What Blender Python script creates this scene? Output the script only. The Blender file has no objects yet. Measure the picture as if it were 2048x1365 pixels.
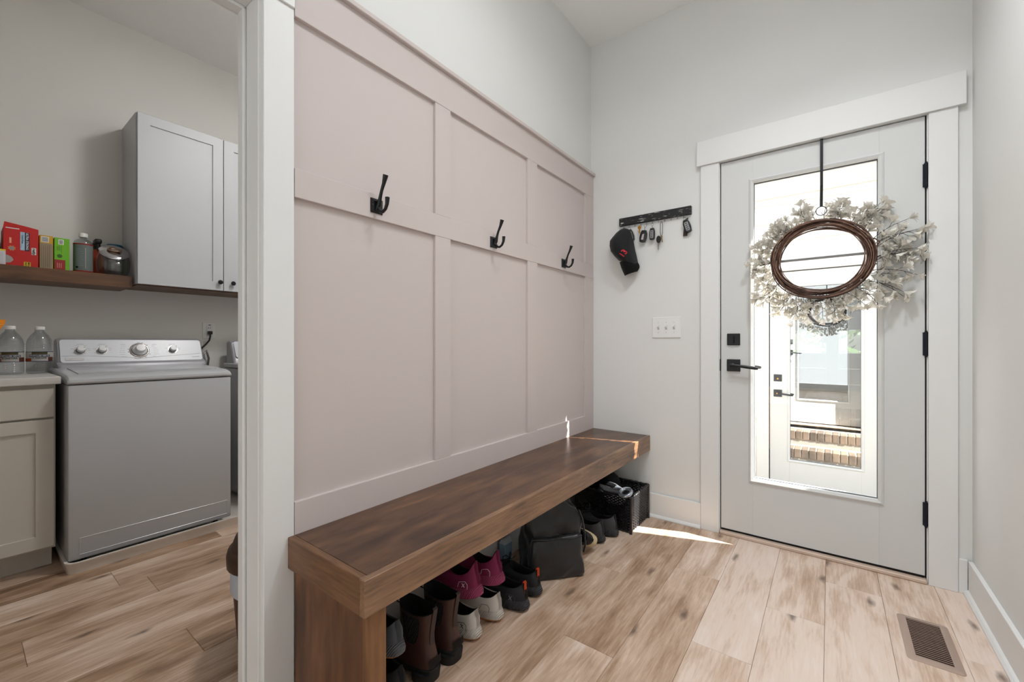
import bpy, bmesh, math, random
from mathutils.bvhtree import BVHTree
from mathutils import Vector, Matrix, Euler
random.seed(7)
SC = bpy.context.scene
COL = SC.collection
PI = math.pi

# ------------------------------------------------------------------ camera, sky, sun, lights, exposure
CAM_H = 1.056
cam_d = bpy.data.cameras.new('camera')
cam_d.sensor_width = 36.0
cam_d.lens = 843.6 / 2048 * 36.0
cam_d.shift_y = 4.5 / 2048
cam_d.clip_start = 0.02
cam = bpy.data.objects.new('camera', cam_d)
COL.objects.link(cam)
cam.location = (0, 0, CAM_H)
cam.rotation_euler = (PI / 2, 0, math.radians(37.013))
SC.camera = cam

world = bpy.data.worlds.new('sky')
SC.world = world
world.use_nodes = True
wn = world.node_tree
wn.nodes.clear()
w_out = wn.nodes.new('ShaderNodeOutputWorld')
w_bg = wn.nodes.new('ShaderNodeBackground')
w_sky = wn.nodes.new('ShaderNodeTexSky')
w_sky.sky_type = 'NISHITA'
w_sky.sun_disc = False
w_sky.sun_elevation = math.radians(44.7)
w_sky.sun_rotation = math.radians(70.7)
w_bg.inputs['Strength'].default_value = 0.55
w_mix = wn.nodes.new('ShaderNodeMix')          # thin haze whitens the blue
w_mix.data_type = 'RGBA'
w_mix.inputs['Factor'].default_value = 0.7
w_mix.inputs['B'].default_value = (1.0, 0.97, 0.93, 1)
wn.links.new(w_sky.outputs[0], w_mix.inputs['A'])
wn.links.new(w_mix.outputs['Result'], w_bg.inputs['Color'])
wn.links.new(w_bg.outputs[0], w_out.inputs['Surface'])

sun_d = bpy.data.lights.new('sun', 'SUN')
sun_d.energy = 36.0
sun_d.angle = math.radians(0.5)
sun_d.color = (1.0, 0.96, 0.91)
sun = bpy.data.objects.new('sun', sun_d)
COL.objects.link(sun)
sun.rotation_euler = Vector((-2.857, -1.0, -3.0)).to_track_quat('-Z', 'Y').to_euler()
sun.location = (6, 4, 8)


LAMP = (0.93, 0.965, 1.0)


def area(name, loc, target, sx, sy, energy, color=(1, 1, 1), shape='RECTANGLE', spread=180):
    d = bpy.data.lights.new(name, 'AREA')
    d.shape = shape
    d.size = sx
    if shape == 'RECTANGLE':
        d.size_y = sy
    d.energy = energy
    d.spread = math.radians(spread)
    d.color = color
    o = bpy.data.objects.new(name, d)
    COL.objects.link(o)
    o.location = loc
    v = Vector(target) - Vector(loc)
    o.rotation_euler = v.to_track_quat('-Z', 'Y').to_euler()
    return o


area('entry_downlight', (0.10, 1.45, 3.03), (0.10, 1.45, 0), 0.18, 0, 9.0, LAMP, 'DISK', 118)
area('entry_downlight', (-0.36, 1.10, 3.03), (-0.36, 1.10, 0), 0.18, 0, 6.0, LAMP, 'DISK', 155)
area('entry_soft_fill', (-0.30, 0.75, 3.03), (-0.30, 0.75, 0), 1.0, 1.9, 5, LAMP)  # added soft fill under the ceiling, not a known fitting
area('laundry_ceiling_light', (-1.80, 1.42, 2.97), (-1.80, 1.42, 0), 0.30, 0, 18, (1.0, 0.985, 0.965), 'DISK')
area('hall_fill', (-0.40, -2.05, 1.25), (-0.40, 0, 1.00), 1.5, 2.2, 16, (0.93, 0.965, 1.0))  # added fill light behind the camera; no window stands there

vs = SC.view_settings
vs.view_transform = 'Standard'
vs.look = 'None'
vs.exposure = 0.32
vs.gamma = 1.0
vs.use_curve_mapping = False

# ------------------------------------------------------------------ materials


def lin(c):
    return tuple(((x / 255) / 12.92 if x <= 10 else (((x / 255) + 0.055) / 1.055) ** 2.4) for x in c[:3]) + (1.0,)


MATS = {}


def mat(name, rgb, rough=0.5, metal=0.0, var=0.06, scale=30.0, bump=0.0, spec=0.5, sheen=0.0, trans=0.0):
    """plain painted / plastic / cloth surface with a little procedural variation"""
    if name in MATS:
        return MATS[name]
    m = bpy.data.materials.new(name)
    m.use_nodes = True
    nt = m.node_tree
    b = nt.nodes['Principled BSDF']
    tc = nt.nodes.new('ShaderNodeTexCoord')
    nz = nt.nodes.new('ShaderNodeTexNoise')
    nz.inputs['Scale'].default_value = scale
    nz.inputs['Detail'].default_value = 3
    nt.links.new(tc.outputs['Object'], nz.inputs['Vector'])
    mx = nt.nodes.new('ShaderNodeMix')
    mx.data_type = 'RGBA'
    c = lin(rgb)
    mx.inputs['A'].default_value = tuple(v * (1 - var) for v in c[:3]) + (1,)
    mx.inputs['B'].default_value = tuple(min(1, v * (1 + var)) for v in c[:3]) + (1,)
    nt.links.new(nz.outputs['Fac'], mx.inputs['Factor'])
    nt.links.new(mx.outputs['Result'], b.inputs['Base Color'])
    b.inputs['Roughness'].default_value = rough
    b.inputs['Metallic'].default_value = metal
    b.inputs['Specular IOR Level'].default_value = spec
    if sheen:
        b.inputs['Sheen Weight'].default_value = sheen
    if trans:
        b.inputs['Subsurface Weight'].default_value = trans
        b.inputs['Subsurface Radius'].default_value = (0.02, 0.02, 0.02)
    if bump:
        bp = nt.nodes.new('ShaderNodeBump')
        bp.inputs['Strength'].default_value = bump
        bp.inputs['Distance'].default_value = 0.002
        nt.links.new(nz.outputs['Fac'], bp.inputs['Height'])
        nt.links.new(bp.outputs['Normal'], b.inputs['Normal'])
    MATS[name] = m
    return m


def glass_mat(name, tint=(1, 1, 1), gloss=None, rough=0.0, base=0.02):
    """thin glazing: transparent with a fresnel (or fixed) mirror share"""
    if name in MATS:
        return MATS[name]
    m = bpy.data.materials.new(name)
    m.use_nodes = True
    nt = m.node_tree
    nt.nodes.clear()
    out = nt.nodes.new('ShaderNodeOutputMaterial')
    tr = nt.nodes.new('ShaderNodeBsdfTransparent')
    tr.inputs['Color'].default_value = tuple(tint) + (1,)
    gl = nt.nodes.new('ShaderNodeBsdfGlossy')
    gl.inputs['Roughness'].default_value = rough
    mx = nt.nodes.new('ShaderNodeMixShader')
    if gloss is None:
        lw = nt.nodes.new('ShaderNodeLayerWeight')
        lw.inputs['Blend'].default_value = 0.5
        pw = nt.nodes.new('ShaderNodeMath')
        pw.operation = 'POWER'
        nt.links.new(lw.outputs['Facing'], pw.inputs[0])
        pw.inputs[1].default_value = 5.0
        fr = nt.nodes.new('ShaderNodeMath')
        fr.operation = 'MULTIPLY_ADD'
        nt.links.new(pw.outputs[0], fr.inputs[0])
        fr.inputs[1].default_value = 0.9
        fr.inputs[2].default_value = base
        nt.links.new(fr.outputs[0], mx.inputs[0])
    else:
        mx.inputs[0].default_value = gloss
    nt.links.new(tr.outputs[0], mx.inputs[1])
    nt.links.new(gl.outputs[0], mx.inputs[2])
    nt.links.new(mx.outputs[0], out.inputs['Surface'])
    MATS[name] = m
    return m


def wood_mat(name, stops, axis='Y', rough=0.45, grain=9.0, stretch=14.0, knots=0.5, bump=0.15, blotch=0.5,
             random_tone=0.0, spec=0.5, dark=(40, 28, 20), object_tone=False):
    """stained / printed wood: streaky noise along one axis, blotches, knots, tone per object"""
    if name in MATS:
        return MATS[name]
    m = bpy.data.materials.new(name)
    m.use_nodes = True
    nt = m.node_tree
    N, L = nt.nodes, nt.links
    b = N['Principled BSDF']
    tc = N.new('ShaderNodeTexCoord')
    oi = N.new('ShaderNodeObjectInfo')
    off = N.new('ShaderNodeVectorMath')
    off.operation = 'SCALE'
    cb = N.new('ShaderNodeCombineXYZ')
    L.new(oi.outputs['Random'], cb.inputs[0])
    L.new(oi.outputs['Random'], cb.inputs[1])
    L.new(oi.outputs['Random'], cb.inputs[2])
    L.new(cb.outputs[0], off.inputs[0])
    off.inputs['Scale'].default_value = 37.0
    add = N.new('ShaderNodeVectorMath')
    add.operation = 'ADD'
    L.new(tc.outputs['Object'], add.inputs[0])
    L.new(off.outputs[0], add.inputs[1])
    mp = N.new('ShaderNodeMapping')
    s = {'X': (1, stretch, stretch), 'Y': (stretch, 1, stretch), 'Z': (stretch, stretch, 1)}[axis]
    mp.inputs['Scale'].default_value = s
    L.new(add.outputs[0], mp.inputs['Vector'])
    g = N.new('ShaderNodeTexNoise')
    g.inputs['Scale'].default_value = grain * 0.35
    g.inputs['Detail'].default_value = 8
    g.inputs['Roughness'].default_value = 0.62
    g.inputs['Distortion'].default_value = 0.35
    L.new(mp.outputs[0], g.inputs['Vector'])
    # blotch
    mp2 = N.new('ShaderNodeMapping')
    mp2.inputs['Scale'].default_value = tuple(1 if v == 1 else 4.5 for v in s)
    L.new(add.outputs[0], mp2.inputs['Vector'])
    bl = N.new('ShaderNodeTexNoise')
    bl.inputs['Scale'].default_value = 2.6
    bl.inputs['Detail'].default_value = 4
    bl.inputs['Distortion'].default_value = 0.7
    L.new(mp2.outputs[0], bl.inputs['Vector'])
    mixf = N.new('ShaderNodeMix')
    mixf.data_type = 'FLOAT'
    mixf.inputs['Factor'].default_value = blotch
    L.new(g.outputs['Fac'], mixf.inputs['A'])
    L.new(bl.outputs['Fac'], mixf.inputs['B'])
    val = mixf.outputs['Result']
    if random_tone:
        ma = N.new('ShaderNodeMath')
        ma.operation = 'MULTIPLY_ADD'
        if object_tone:            # tone of the single piece, stored in its object colour
            sx_ = N.new('ShaderNodeSeparateColor')
            L.new(oi.outputs['Color'], sx_.inputs[0])
            L.new(sx_.outputs[0], ma.inputs[0])
        else:
            L.new(oi.outputs['Random'], ma.inputs[0])
        ma.inputs[1].default_value = random_tone
        ma.inputs[2].default_value = -random_tone / 2
        ad = N.new('ShaderNodeMath')
        ad.operation = 'ADD'
        L.new(val, ad.inputs[0])
        L.new(ma.outputs[0], ad.inputs[1])
        val = ad.outputs[0]
    rp = N.new('ShaderNodeValToRGB')
    rp.color_ramp.elements[0].position = stops[0][0]
    rp.color_ramp.elements[0].color = lin(stops[0][1])
    rp.color_ramp.elements[1].position = stops[-1][0]
    rp.color_ramp.elements[1].color = lin(stops[-1][1])
    for p, c in stops[1:-1]:
        e = rp.color_ramp.elements.new(p)
        e.color = lin(c)
    L.new(val, rp.inputs[0])
    col = rp.outputs['Color']
    if knots:
        mp3 = N.new('ShaderNodeMapping')
        mp3.inputs['Scale'].default_value = tuple(1.5 if v == 1 else 4.2 for v in s)
        L.new(add.outputs[0], mp3.inputs['Vector'])
        vo = N.new('ShaderNodeTexVoronoi')
        vo.inputs['Scale'].default_value = 1.15 if object_tone else 1.6
        if object_tone:
            vo.voronoi_dimensions = '2D'
        nd = N.new('ShaderNodeTexNoise')
        nd.inputs['Scale'].default_value = 9
        L.new(mp3.outputs[0], nd.inputs['Vector'])
        sc = N.new('ShaderNodeVectorMath')
        sc.operation = 'MULTIPLY_ADD'
        sc.inputs[1].default_value = (0.12, 0.12, 0.12)
        L.new(nd.outputs['Color'], sc.inputs[0])
        L.new(mp3.outputs[0], sc.inputs[2])
        L.new(sc.outputs[0], vo.inputs['Vector'])
        kr = N.new('ShaderNodeValToRGB')
        kr.color_ramp.elements[0].position = 0.012 if object_tone else 0.03
        kr.color_ramp.elements[0].color = (knots, knots, knots, 1)
        kr.color_ramp.elements[1].position = 0.085 if object_tone else 0.16
        kr.color_ramp.elements[1].color = (0, 0, 0, 1)
        L.new(vo.outputs['Distance'], kr.inputs[0])
        km = N.new('ShaderNodeMix')
        km.data_type = 'RGBA'
        L.new(kr.outputs['Color'], km.inputs['Factor'])
        L.new(col, km.inputs['A'])
        km.inputs['B'].default_value = lin(dark)
        col = km.outputs['Result']
    L.new(col, b.inputs['Base Color'])
    b.inputs['Roughness'].default_value = rough
    b.inputs['Specular IOR Level'].default_value = spec
    bp = N.new('ShaderNodeBump')
    bp.inputs['Strength'].default_value = bump
    bp.inputs['Distance'].default_value = 0.0015
    L.new(g.outputs['Fac'], bp.inputs['Height'])
    L.new(bp.outputs['Normal'], b.inputs['Normal'])
    MATS[name] = m
    return m


WALL = mat('wall_white', (226, 226, 223), 0.75, var=0.012, scale=4, bump=0.03)
CEIL = mat('ceiling_white', (243, 243, 241), 0.85, var=0.012, scale=5)
TRIM = mat('trim_white', (229, 229, 227), 0.42, var=0.01, scale=6)
DOORW = mat('door_white', (212, 213, 211), 0.40, var=0.01, scale=6)
GREIGE = mat('greige_paint', (203, 191, 187), 0.55, var=0.012, scale=5)
LWALL = mat('laundry_wall', (228, 226, 222), 0.75, var=0.015, scale=4)
BLACKM = mat('black_metal', (17, 18, 20), 0.38, 0.3, var=0.15, scale=40)
NAVYM = mat('hinge_metal', (20, 25, 36), 0.4, 0.5, var=0.15, scale=40)
RUBBER = mat('black_rubber', (14, 14, 15), 0.7, var=0.15)
GAP = mat('weatherstrip_black', (10, 10, 11), 0.8)
CHROME = mat('chrome', (205, 205, 208), 0.12, 1.0, var=0.04)
STEEL = mat('steel', (150, 150, 152), 0.3, 1.0, var=0.08)
BRASS = mat('brass', (190, 140, 60), 0.3, 1.0, var=0.08)
WHITEP = mat('white_plastic', (232, 232, 230), 0.35, var=0.01)
CABW = mat('cabinet_white', (194, 196, 200), 0.42, var=0.012, scale=8)
CABG = mat('cabinet_cream', (205, 201, 192), 0.45, var=0.015, scale=8)
ENAMEL = mat('white_enamel', (188, 190, 194), 0.25, var=0.01, scale=8)
ENAMELG = mat('console_white', (212, 215, 222), 0.3, var=0.015, scale=8)
GREYP = mat('grey_plastic', (120, 120, 122), 0.45)
DARKP = mat('dark_plastic', (26, 26, 28), 0.45, var=0.1)
PANE = glass_mat('pane_glass', (0.985, 0.99, 0.985))

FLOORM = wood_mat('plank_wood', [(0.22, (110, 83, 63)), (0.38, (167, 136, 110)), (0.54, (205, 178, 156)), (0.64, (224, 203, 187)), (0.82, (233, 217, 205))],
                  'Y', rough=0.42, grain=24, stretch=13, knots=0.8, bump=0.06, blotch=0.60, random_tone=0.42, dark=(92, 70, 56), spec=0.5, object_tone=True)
BENCHW = wood_mat('stained_ply', [(0.28, (40, 26, 18)), (0.44, (76, 51, 35)), (0.58, (102, 71, 48)), (0.74, (140, 102, 70))],
                  'Y', rough=0.30, grain=22, stretch=6, knots=0.0, bump=0.06, blotch=0.65, spec=0.45)
BENCHF = wood_mat('stained_pine', [(0.30, (58, 38, 24)), (0.42, (106, 75, 50)), (0.56, (140, 104, 73)), (0.74, (172, 135, 100))],
                  'Y', rough=0.34, grain=24, stretch=14, knots=0.7, bump=0.15, blotch=0.45, dark=(50, 32, 22), spec=0.9)
BENCHX = wood_mat('stained_pine_end', [(0.30, (68, 45, 29)), (0.45, (100, 69, 46)), (0.60, (122, 87, 59)), (0.76, (146, 108, 76))],
                  'X', rough=0.42, grain=24, stretch=11, knots=0.7, bump=0.15, blotch=0.45, dark=(46, 30, 20))
BENCHZ = wood_mat('stained_ply_upright', [(0.30, (56, 33, 20)), (0.46, (90, 57, 35)), (0.60, (116, 76, 48)), (0.76, (146, 100, 64))],
                  'Z', rough=0.42, grain=20, stretch=5, knots=0.0, bump=0.08, blotch=0.7)
SHELFW = wood_mat('shelf_wood', [(0.28, (62, 40, 26)), (0.46, (92, 62, 42)), (0.60, (112, 78, 52)), (0.78, (134, 96, 64))],
                  'Y', rough=0.45, grain=9, stretch=12, knots=0.5, bump=0.12, blotch=0.4)
RAWWOOD = wood_mat('railing_pine', [(0.3, (150, 116, 70)), (0.5, (186, 150, 98)), (0.75, (206, 172, 118))],
                   'X', rough=0.6, grain=9, stretch=12, knots=0.5, bump=0.1)

# ------------------------------------------------------------------ mesh helpers


def BM():
    return bmesh.new()


def box(bm, x0, x1, y0, y1, z0, z1, r=0.0, seg=1):
    if x0 > x1: x0, x1 = x1, x0
    if y0 > y1: y0, y1 = y1, y0
    if z0 > z1: z0, z1 = z1, z0
    vs_ = [bm.verts.new((x, y, z)) for x in (x0, x1) for y in (y0, y1) for z in (z0, z1)]
    idx = [(0, 1, 3, 2), (4, 6, 7, 5), (0, 4, 5, 1), (2, 3, 7, 6), (0, 2, 6, 4), (1, 5, 7, 3)]
    fs = [bm.faces.new([vs_[i] for i in f]) for f in idx]
    if r > 0:
        es = set(e for f in fs for e in f.edges)
        bmesh.ops.bevel(bm, geom=list(es), offset=r, segments=seg, affect='EDGES', profile=0.5)
    return bm


def quadstrip(bm, rings, closed=True, cap0=False, cap1=False):
    """rings: lists of points; skin them"""
    R = [[bm.verts.new(p) for p in ring] for ring in rings]
    n = len(R[0])
    for a, b in zip(R, R[1:]):
        for i in range(n if closed else n - 1):
            j = (i + 1) % n
            bm.faces.new((a[i], a[j], b[j], b[i]))
    if cap0:
        bm.faces.new(list(reversed(R[0])))
    if cap1:
        bm.faces.new(R[-1])
    return R


def tube(bm, pts, r, n=8, closed=False, caps=True, squash=1.0):
    """round bar along a path; r may be a list"""
    P = [Vector(p) for p in pts]
    m = len(P)
    rs = r if isinstance(r, (list, tuple)) else [r] * m
    rings = []
    up = None
    for i in range(m):
        if closed:
            t = P[(i + 1) % m] - P[i - 1]
        else:
            t = P[min(i + 1, m - 1)] - P[max(i - 1, 0)]
        if t.length < 1e-9:
            t = Vector((0, 0, 1))
        t.normalize()
        if up is None:
            up = Vector((0, 0, 1)) if abs(t.z) < 0.9 else Vector((1, 0, 0))
        side = t.cross(up)
        if side.length < 1e-6:
            side = t.orthogonal()
        side.normalize()
        up = side.cross(t).normalized()
        rings.append([P[i] + (side * math.cos(2 * PI * k / n) + up * squash * math.sin(2 * PI * k / n)) * rs[i] for k in range(n)])
    if closed:
        rings.append(rings[0])
        R = [[bm.verts.new(p) for p in ring] for ring in rings[:-1]]
        for i in range(m):
            a, b = R[i], R[(i + 1) % m]
            for k in range(n):
                j = (k + 1) % n
                bm.faces.new((a[k], a[j], b[j], b[k]))
        return
    quadstrip(bm, rings, True, caps, caps)


def lathe(bm, prof, center=(0, 0, 0), axis='Z', n=24, cap0=True, cap1=True, sx=1.0, sy=1.0):
    cx, cy, cz = center
    rings = []
    for r, h in prof:
        ring = []
        for k in range(n):
            a = 2 * PI * k / n
            u, v = r * math.cos(a) * sx, r * math.sin(a) * sy
            if axis == 'Z':
                ring.append((cx + u, cy + v, cz + h))
            elif axis == 'X':
                ring.append((cx + h, cy + u, cz + v))
            else:
                ring.append((cx + v, cy + h, cz + u))
        rings.append(ring)
    quadstrip(bm, rings, True, cap0, cap1)


def prism(bm, pts, axis, a0, a1, r=0.0):
    """2-D outline extruded along an axis. axis X: pts=(y,z); Y: pts=(x,z); Z: pts=(x,y)"""
    def mk(p, a):
        return {'X': (a, p[0], p[1]), 'Y': (p[0], a, p[1]), 'Z': (p[0], p[1], a)}[axis]
    A = [bm.verts.new(mk(p, a0)) for p in pts]
    B = [bm.verts.new(mk(p, a1)) for p in pts]
    fs = [bm.faces.new(list(reversed(A))), bm.faces.new(B)]
    n = len(pts)
    for i in range(n):
        j = (i + 1) % n
        fs.append(bm.faces.new((A[i], A[j], B[j], B[i])))
    if r > 0:
        es = set(fs[0].edges) | set(fs[1].edges)
        bmesh.ops.bevel(bm, geom=list(es), offset=r, segments=2, affect='EDGES', profile=0.5)


def rrect(x0, x1, y0, y1, r, n=5):
    out = []
    for cx, cy, a0 in ((x1 - r, y1 - r, 0), (x0 + r, y1 - r, PI / 2), (x0 + r, y0 + r, PI), (x1 - r, y0 + r, 1.5 * PI)):
        for k in range(n + 1):
            a = a0 + PI / 2 * k / n
            out.append((cx + r * math.cos(a), cy + r * math.sin(a)))
    return out


def finish(bm, name, material, smooth=False, base=None):
    bmesh.ops.recalc_face_normals(bm, faces=bm.faces[:])
    if base is not None:
        bmesh.ops.translate(bm, verts=bm.verts[:], vec=-Vector(base))
    me = bpy.data.meshes.new(name)
    bm.to_mesh(me)
    bm.free()
    me.materials.append(material)
    if smooth:
        for p in me.polygons:
            p.use_smooth = True
        try:
            me.set_sharp_from_angle(angle=math.radians(smooth if smooth > 1 else 40))
        except Exception:
            pass
    return me


def link(name, me, parent=None):
    o = bpy.data.objects.new(name, me)
    COL.objects.link(o)
    if parent:
        o.parent = parent
    return o


def drape(me, tree, axis, sign, off, far=1.0):
    """push the vertices of a thin mesh onto a surface, casting along -sign*axis, keeping their own thickness"""
    ai = 'xyz'.index(axis)
    vals = [v.co[ai] * sign for v in me.vertices]
    lo = min(vals)
    for v in me.vertices:
        org = v.co.copy()
        th = v.co[ai] * sign - lo
        org[ai] = sign * far
        d = Vector((0, 0, 0)); d[ai] = -sign
        hit = tree.ray_cast(org, d)
        if hit[0] is not None:
            v.co[ai] = hit[0][ai] + sign * (off + th)


def mesh_tree(me):
    return BVHTree.FromPolygons([v.co.copy() for v in me.vertices], [tuple(p.vertices) for p in me.polygons])


class Thing:
    """an Empty at the thing's base; parts are given in world coordinates unless local=True"""

    def __init__(self, name, label, cat, base=(0, 0, 0), rot=(0, 0, 0), group=None, kind=None, local=False):
        self.o = bpy.data.objects.new(name, None)
        self.o.empty_display_size = 0.05
        COL.objects.link(self.o)
        self.o.location = base
        self.o.rotation_euler = rot
        if label: self.o['label'] = label
        if cat: self.o['category'] = cat
        if group: self.o['group'] = group
        if kind: self.o['kind'] = kind
        self.base = None if local else base

    def part(self, name, bm, material, smooth=False, parent=None, label=None):
        o = link(name, finish(bm, name, material, smooth, self.base), parent or self.o)
        if label: o['label'] = label
        return o

    def box(self, name, dims, material, r=0.0, parent=None, label=None, seg=1):
        bm = BM()
        box(bm, *dims, r=r, seg=seg)
        return self.part(name, bm, material, False, parent, label)


def single(name, bm, material, label, cat, group=None, smooth=False, kind=None):
    bm.verts.ensure_lookup_table()
    lo = Vector((min(v.co.x for v in bm.verts), min(v.co.y for v in bm.verts), min(v.co.z for v in bm.verts)))
    hi = Vector((max(v.co.x for v in bm.verts), max(v.co.y for v in bm.verts), max(v.co.z for v in bm.verts)))
    base = Vector(((lo.x + hi.x) / 2, (lo.y + hi.y) / 2, lo.z))
    o = link(name, finish(bm, name, material, smooth, base))
    o.location = base
    if label: o['label'] = label
    if cat: o['category'] = cat
    if group: o['group'] = group
    if kind: o['kind'] = kind
    return o


def struct(name, bm, material, label=None, parent=None, smooth=False):
    o = link(name, finish(bm, name, material, smooth), parent)
    if parent is None:
        o['kind'] = 'structure'
        if label: o['label'] = label
    return o


def sbox(name, dims, material, parent=None, r=0.0, label=None):
    bm = BM()
    box(bm, *dims, r=r)
    return struct(name, bm, material, label, parent)


def lettering(body, size, material, parent, origin, ex, ey, name='lettering', depth=0.0004, align='CENTER', shear=0.0, base=None, bold=0.0):
    """flat print: text laid in the plane spanned by ex (reading direction) and ey (up)"""
    cu = bpy.data.curves.new(name, 'FONT')
    cu.body = body
    cu.size = size
    cu.align_x = align
    cu.align_y = 'CENTER'
    cu.extrude = depth
    cu.shear = shear
    cu.offset = bold
    cu.resolution_u = 2
    tmp = bpy.data.objects.new('tmp', cu)
    COL.objects.link(tmp)
    dg = bpy.context.evaluated_depsgraph_get()
    me = bpy.data.meshes.new_from_object(tmp.evaluated_get(dg))
    bpy.data.objects.remove(tmp)
    ex = Vector(ex).normalized()
    ey = Vector(ey).normalized()
    ez = ex.cross(ey)
    M = Matrix((ex, ey, ez)).transposed().to_4x4()
    M.translation = Vector(origin) - (Vector(base) if base is not None else Vector())
    me.transform(M)
    me.materials.clear()
    me.materials.append(material)
    me.name = name
    o = link(name, me, parent)
    return o


# ------------------------------------------------------------------ room shell
XA = -1.281        # accent wall face
XR = 0.478         # right wall face
YD = 2.58          # entry wall face
XJ = -1.408        # laundry side of the partition
XL = -3.52         # laundry wall face
ZC = 3.04
YN = -2.2          # wall behind the photographer
YLN, YLF = -1.3, 2.1

# floor: subfloor and planks
floor = sbox('floor', (XL - 0.2, XR + 0.2, YN - 0.1, YD + 0.14, -0.10, -0.0095), mat('subfloor_dark', (40, 30, 24), 0.9),
             label='wood-look plank floor through entry and laundry')
PW, PX0 = 0.1885, -0.016
known = {-4: (2.054,), -3: (2.054,), -2: (1.578,), -1: (1.963,), 0: (2.327,), 1: (1.35,), -5: (1.85,), 2: (2.037,), -13: (0.53,), -12: (0.147,), -15: (0.887,)}
known[-4] = (1.334,)
# own tone of the seen planks with the floor's lighting painted in (0 dark grey-brown .. 1 palest), by row and by y of the plank's middle
TONE_AND_LIGHT = {2: ((2.0, .92), (9, .85)), 1: ((9, .74),), 0: ((2.2, .86), (9, .60)), -1: ((1.9, .90), (9, .68)), -2: ((1.5, .74), (9, .88)), -3: ((2.0, .46), (9, .62)), -4: ((1.3, .58), (9, .38)),
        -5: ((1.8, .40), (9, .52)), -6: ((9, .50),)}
rt = random.Random(21)
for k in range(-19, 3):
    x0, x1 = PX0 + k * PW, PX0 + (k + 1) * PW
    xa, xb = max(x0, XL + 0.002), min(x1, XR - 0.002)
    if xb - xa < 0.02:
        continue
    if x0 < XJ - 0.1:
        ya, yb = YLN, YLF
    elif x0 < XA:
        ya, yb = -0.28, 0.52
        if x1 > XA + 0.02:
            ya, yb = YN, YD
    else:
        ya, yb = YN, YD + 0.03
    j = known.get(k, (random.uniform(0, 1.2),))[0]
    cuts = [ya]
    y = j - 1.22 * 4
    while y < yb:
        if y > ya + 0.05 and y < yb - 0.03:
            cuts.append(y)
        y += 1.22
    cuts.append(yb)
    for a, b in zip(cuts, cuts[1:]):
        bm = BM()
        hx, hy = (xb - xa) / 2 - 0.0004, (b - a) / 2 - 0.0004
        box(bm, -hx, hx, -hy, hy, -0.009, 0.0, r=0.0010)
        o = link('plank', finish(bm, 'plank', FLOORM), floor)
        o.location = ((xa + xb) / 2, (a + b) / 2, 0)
        tn = TONE_AND_LIGHT.get(k, {})
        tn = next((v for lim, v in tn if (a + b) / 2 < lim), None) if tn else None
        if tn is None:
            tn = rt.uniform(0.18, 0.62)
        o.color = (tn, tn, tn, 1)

# ceiling
ceiling = sbox('ceiling', (XL - 0.2, XR + 0.2, YN - 0.2, YD + 0.14, ZC, ZC + 0.15), CEIL, label='flat white ceiling')

# partition wall (accent wall + doorway to the laundry)
DY0, DY1, DZ = -0.305, 0.515, 2.035
bm = BM()
box(bm, XJ, XA, YN - 0.1, DY0 - 0.02, 0, ZC)
box(bm, XJ, XA, DY1 + 0.02, YD + 0.002, 0, ZC)
box(bm, XJ, XA, DY0 - 0.02, DY1 + 0.02, DZ + 0.02, ZC)
wall_left = struct('wall_left', bm, WALL, 'white wall with greige board and batten panelling above bench')
# board and batten on it
XF = XA + 0.018
PZ = (0.585, 1.489, 1.576, 2.025)
SY = (0.608, 1.166, 1.252, 1.814, 1.904, 2.465, 2.5785)
for zb, zt in ((0.0, 0.585), (0.585, 1.489), (1.576, 2.025)):
    for y0, y1 in ((0.608, 1.166), (1.252, 1.814), (1.904, 2.465)):
        if zb == 0.0:
            continue
        sbox('panel', (XA, XA + 0.005, y0 - 0.002, y1 + 0.002, zb - 0.002, zt + 0.002), GREIGE, wall_left)
sbox('panel', (XA, XA + 0.006, 0.628, 2.5785, 0.0, 0.44), WALL, wall_left)
for y0, y1 in ((1.166, 1.252), (1.814, 1.904), (2.465, 2.5785)):
    sbox('stile', (XA, XF, y0, y1, 0.585, 1.489), GREIGE, wall_left, r=0.0012)
    sbox('stile', (XA, XF, y0, y1, 1.576, 2.025), GREIGE, wall_left, r=0.0012)
sbox('rail', (XA, XF + 0.0005, 0.609, 2.5785, 0.44, 0.585), GREIGE, wall_left, r=0.0012)
sbox('rail', (XA, XF + 0.0005, 0.609, 2.5785, 1.489, 1.576), GREIGE, wall_left, r=0.0012)
sbox('rail', (XA, XF + 0.0005, 0.609, 2.5785, 2.025, 2.166), GREIGE, wall_left, r=0.0012)
sbox('cap_rail', (XA, XF + 0.016, 0.609, 2.5785, 2.166, 2.184), GREIGE, wall_left, r=0.002)

# entry wall
OX0, OX1, OZ = -0.512, 0.362, 2.085
bm = BM()
box(bm, XJ, OX0, YD, YD + 0.14, -0.4, ZC)
box(bm, OX1, XR + 0.2, YD, YD + 0.14, -0.4, ZC)
box(bm, OX0, OX1, YD, YD + 0.14, OZ, ZC)
box(bm, OX0, OX1, YD, YD + 0.14, -0.4, -0.012)
wall_far = struct('wall_far', bm, WALL, 'white wall around the entry door')

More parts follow.
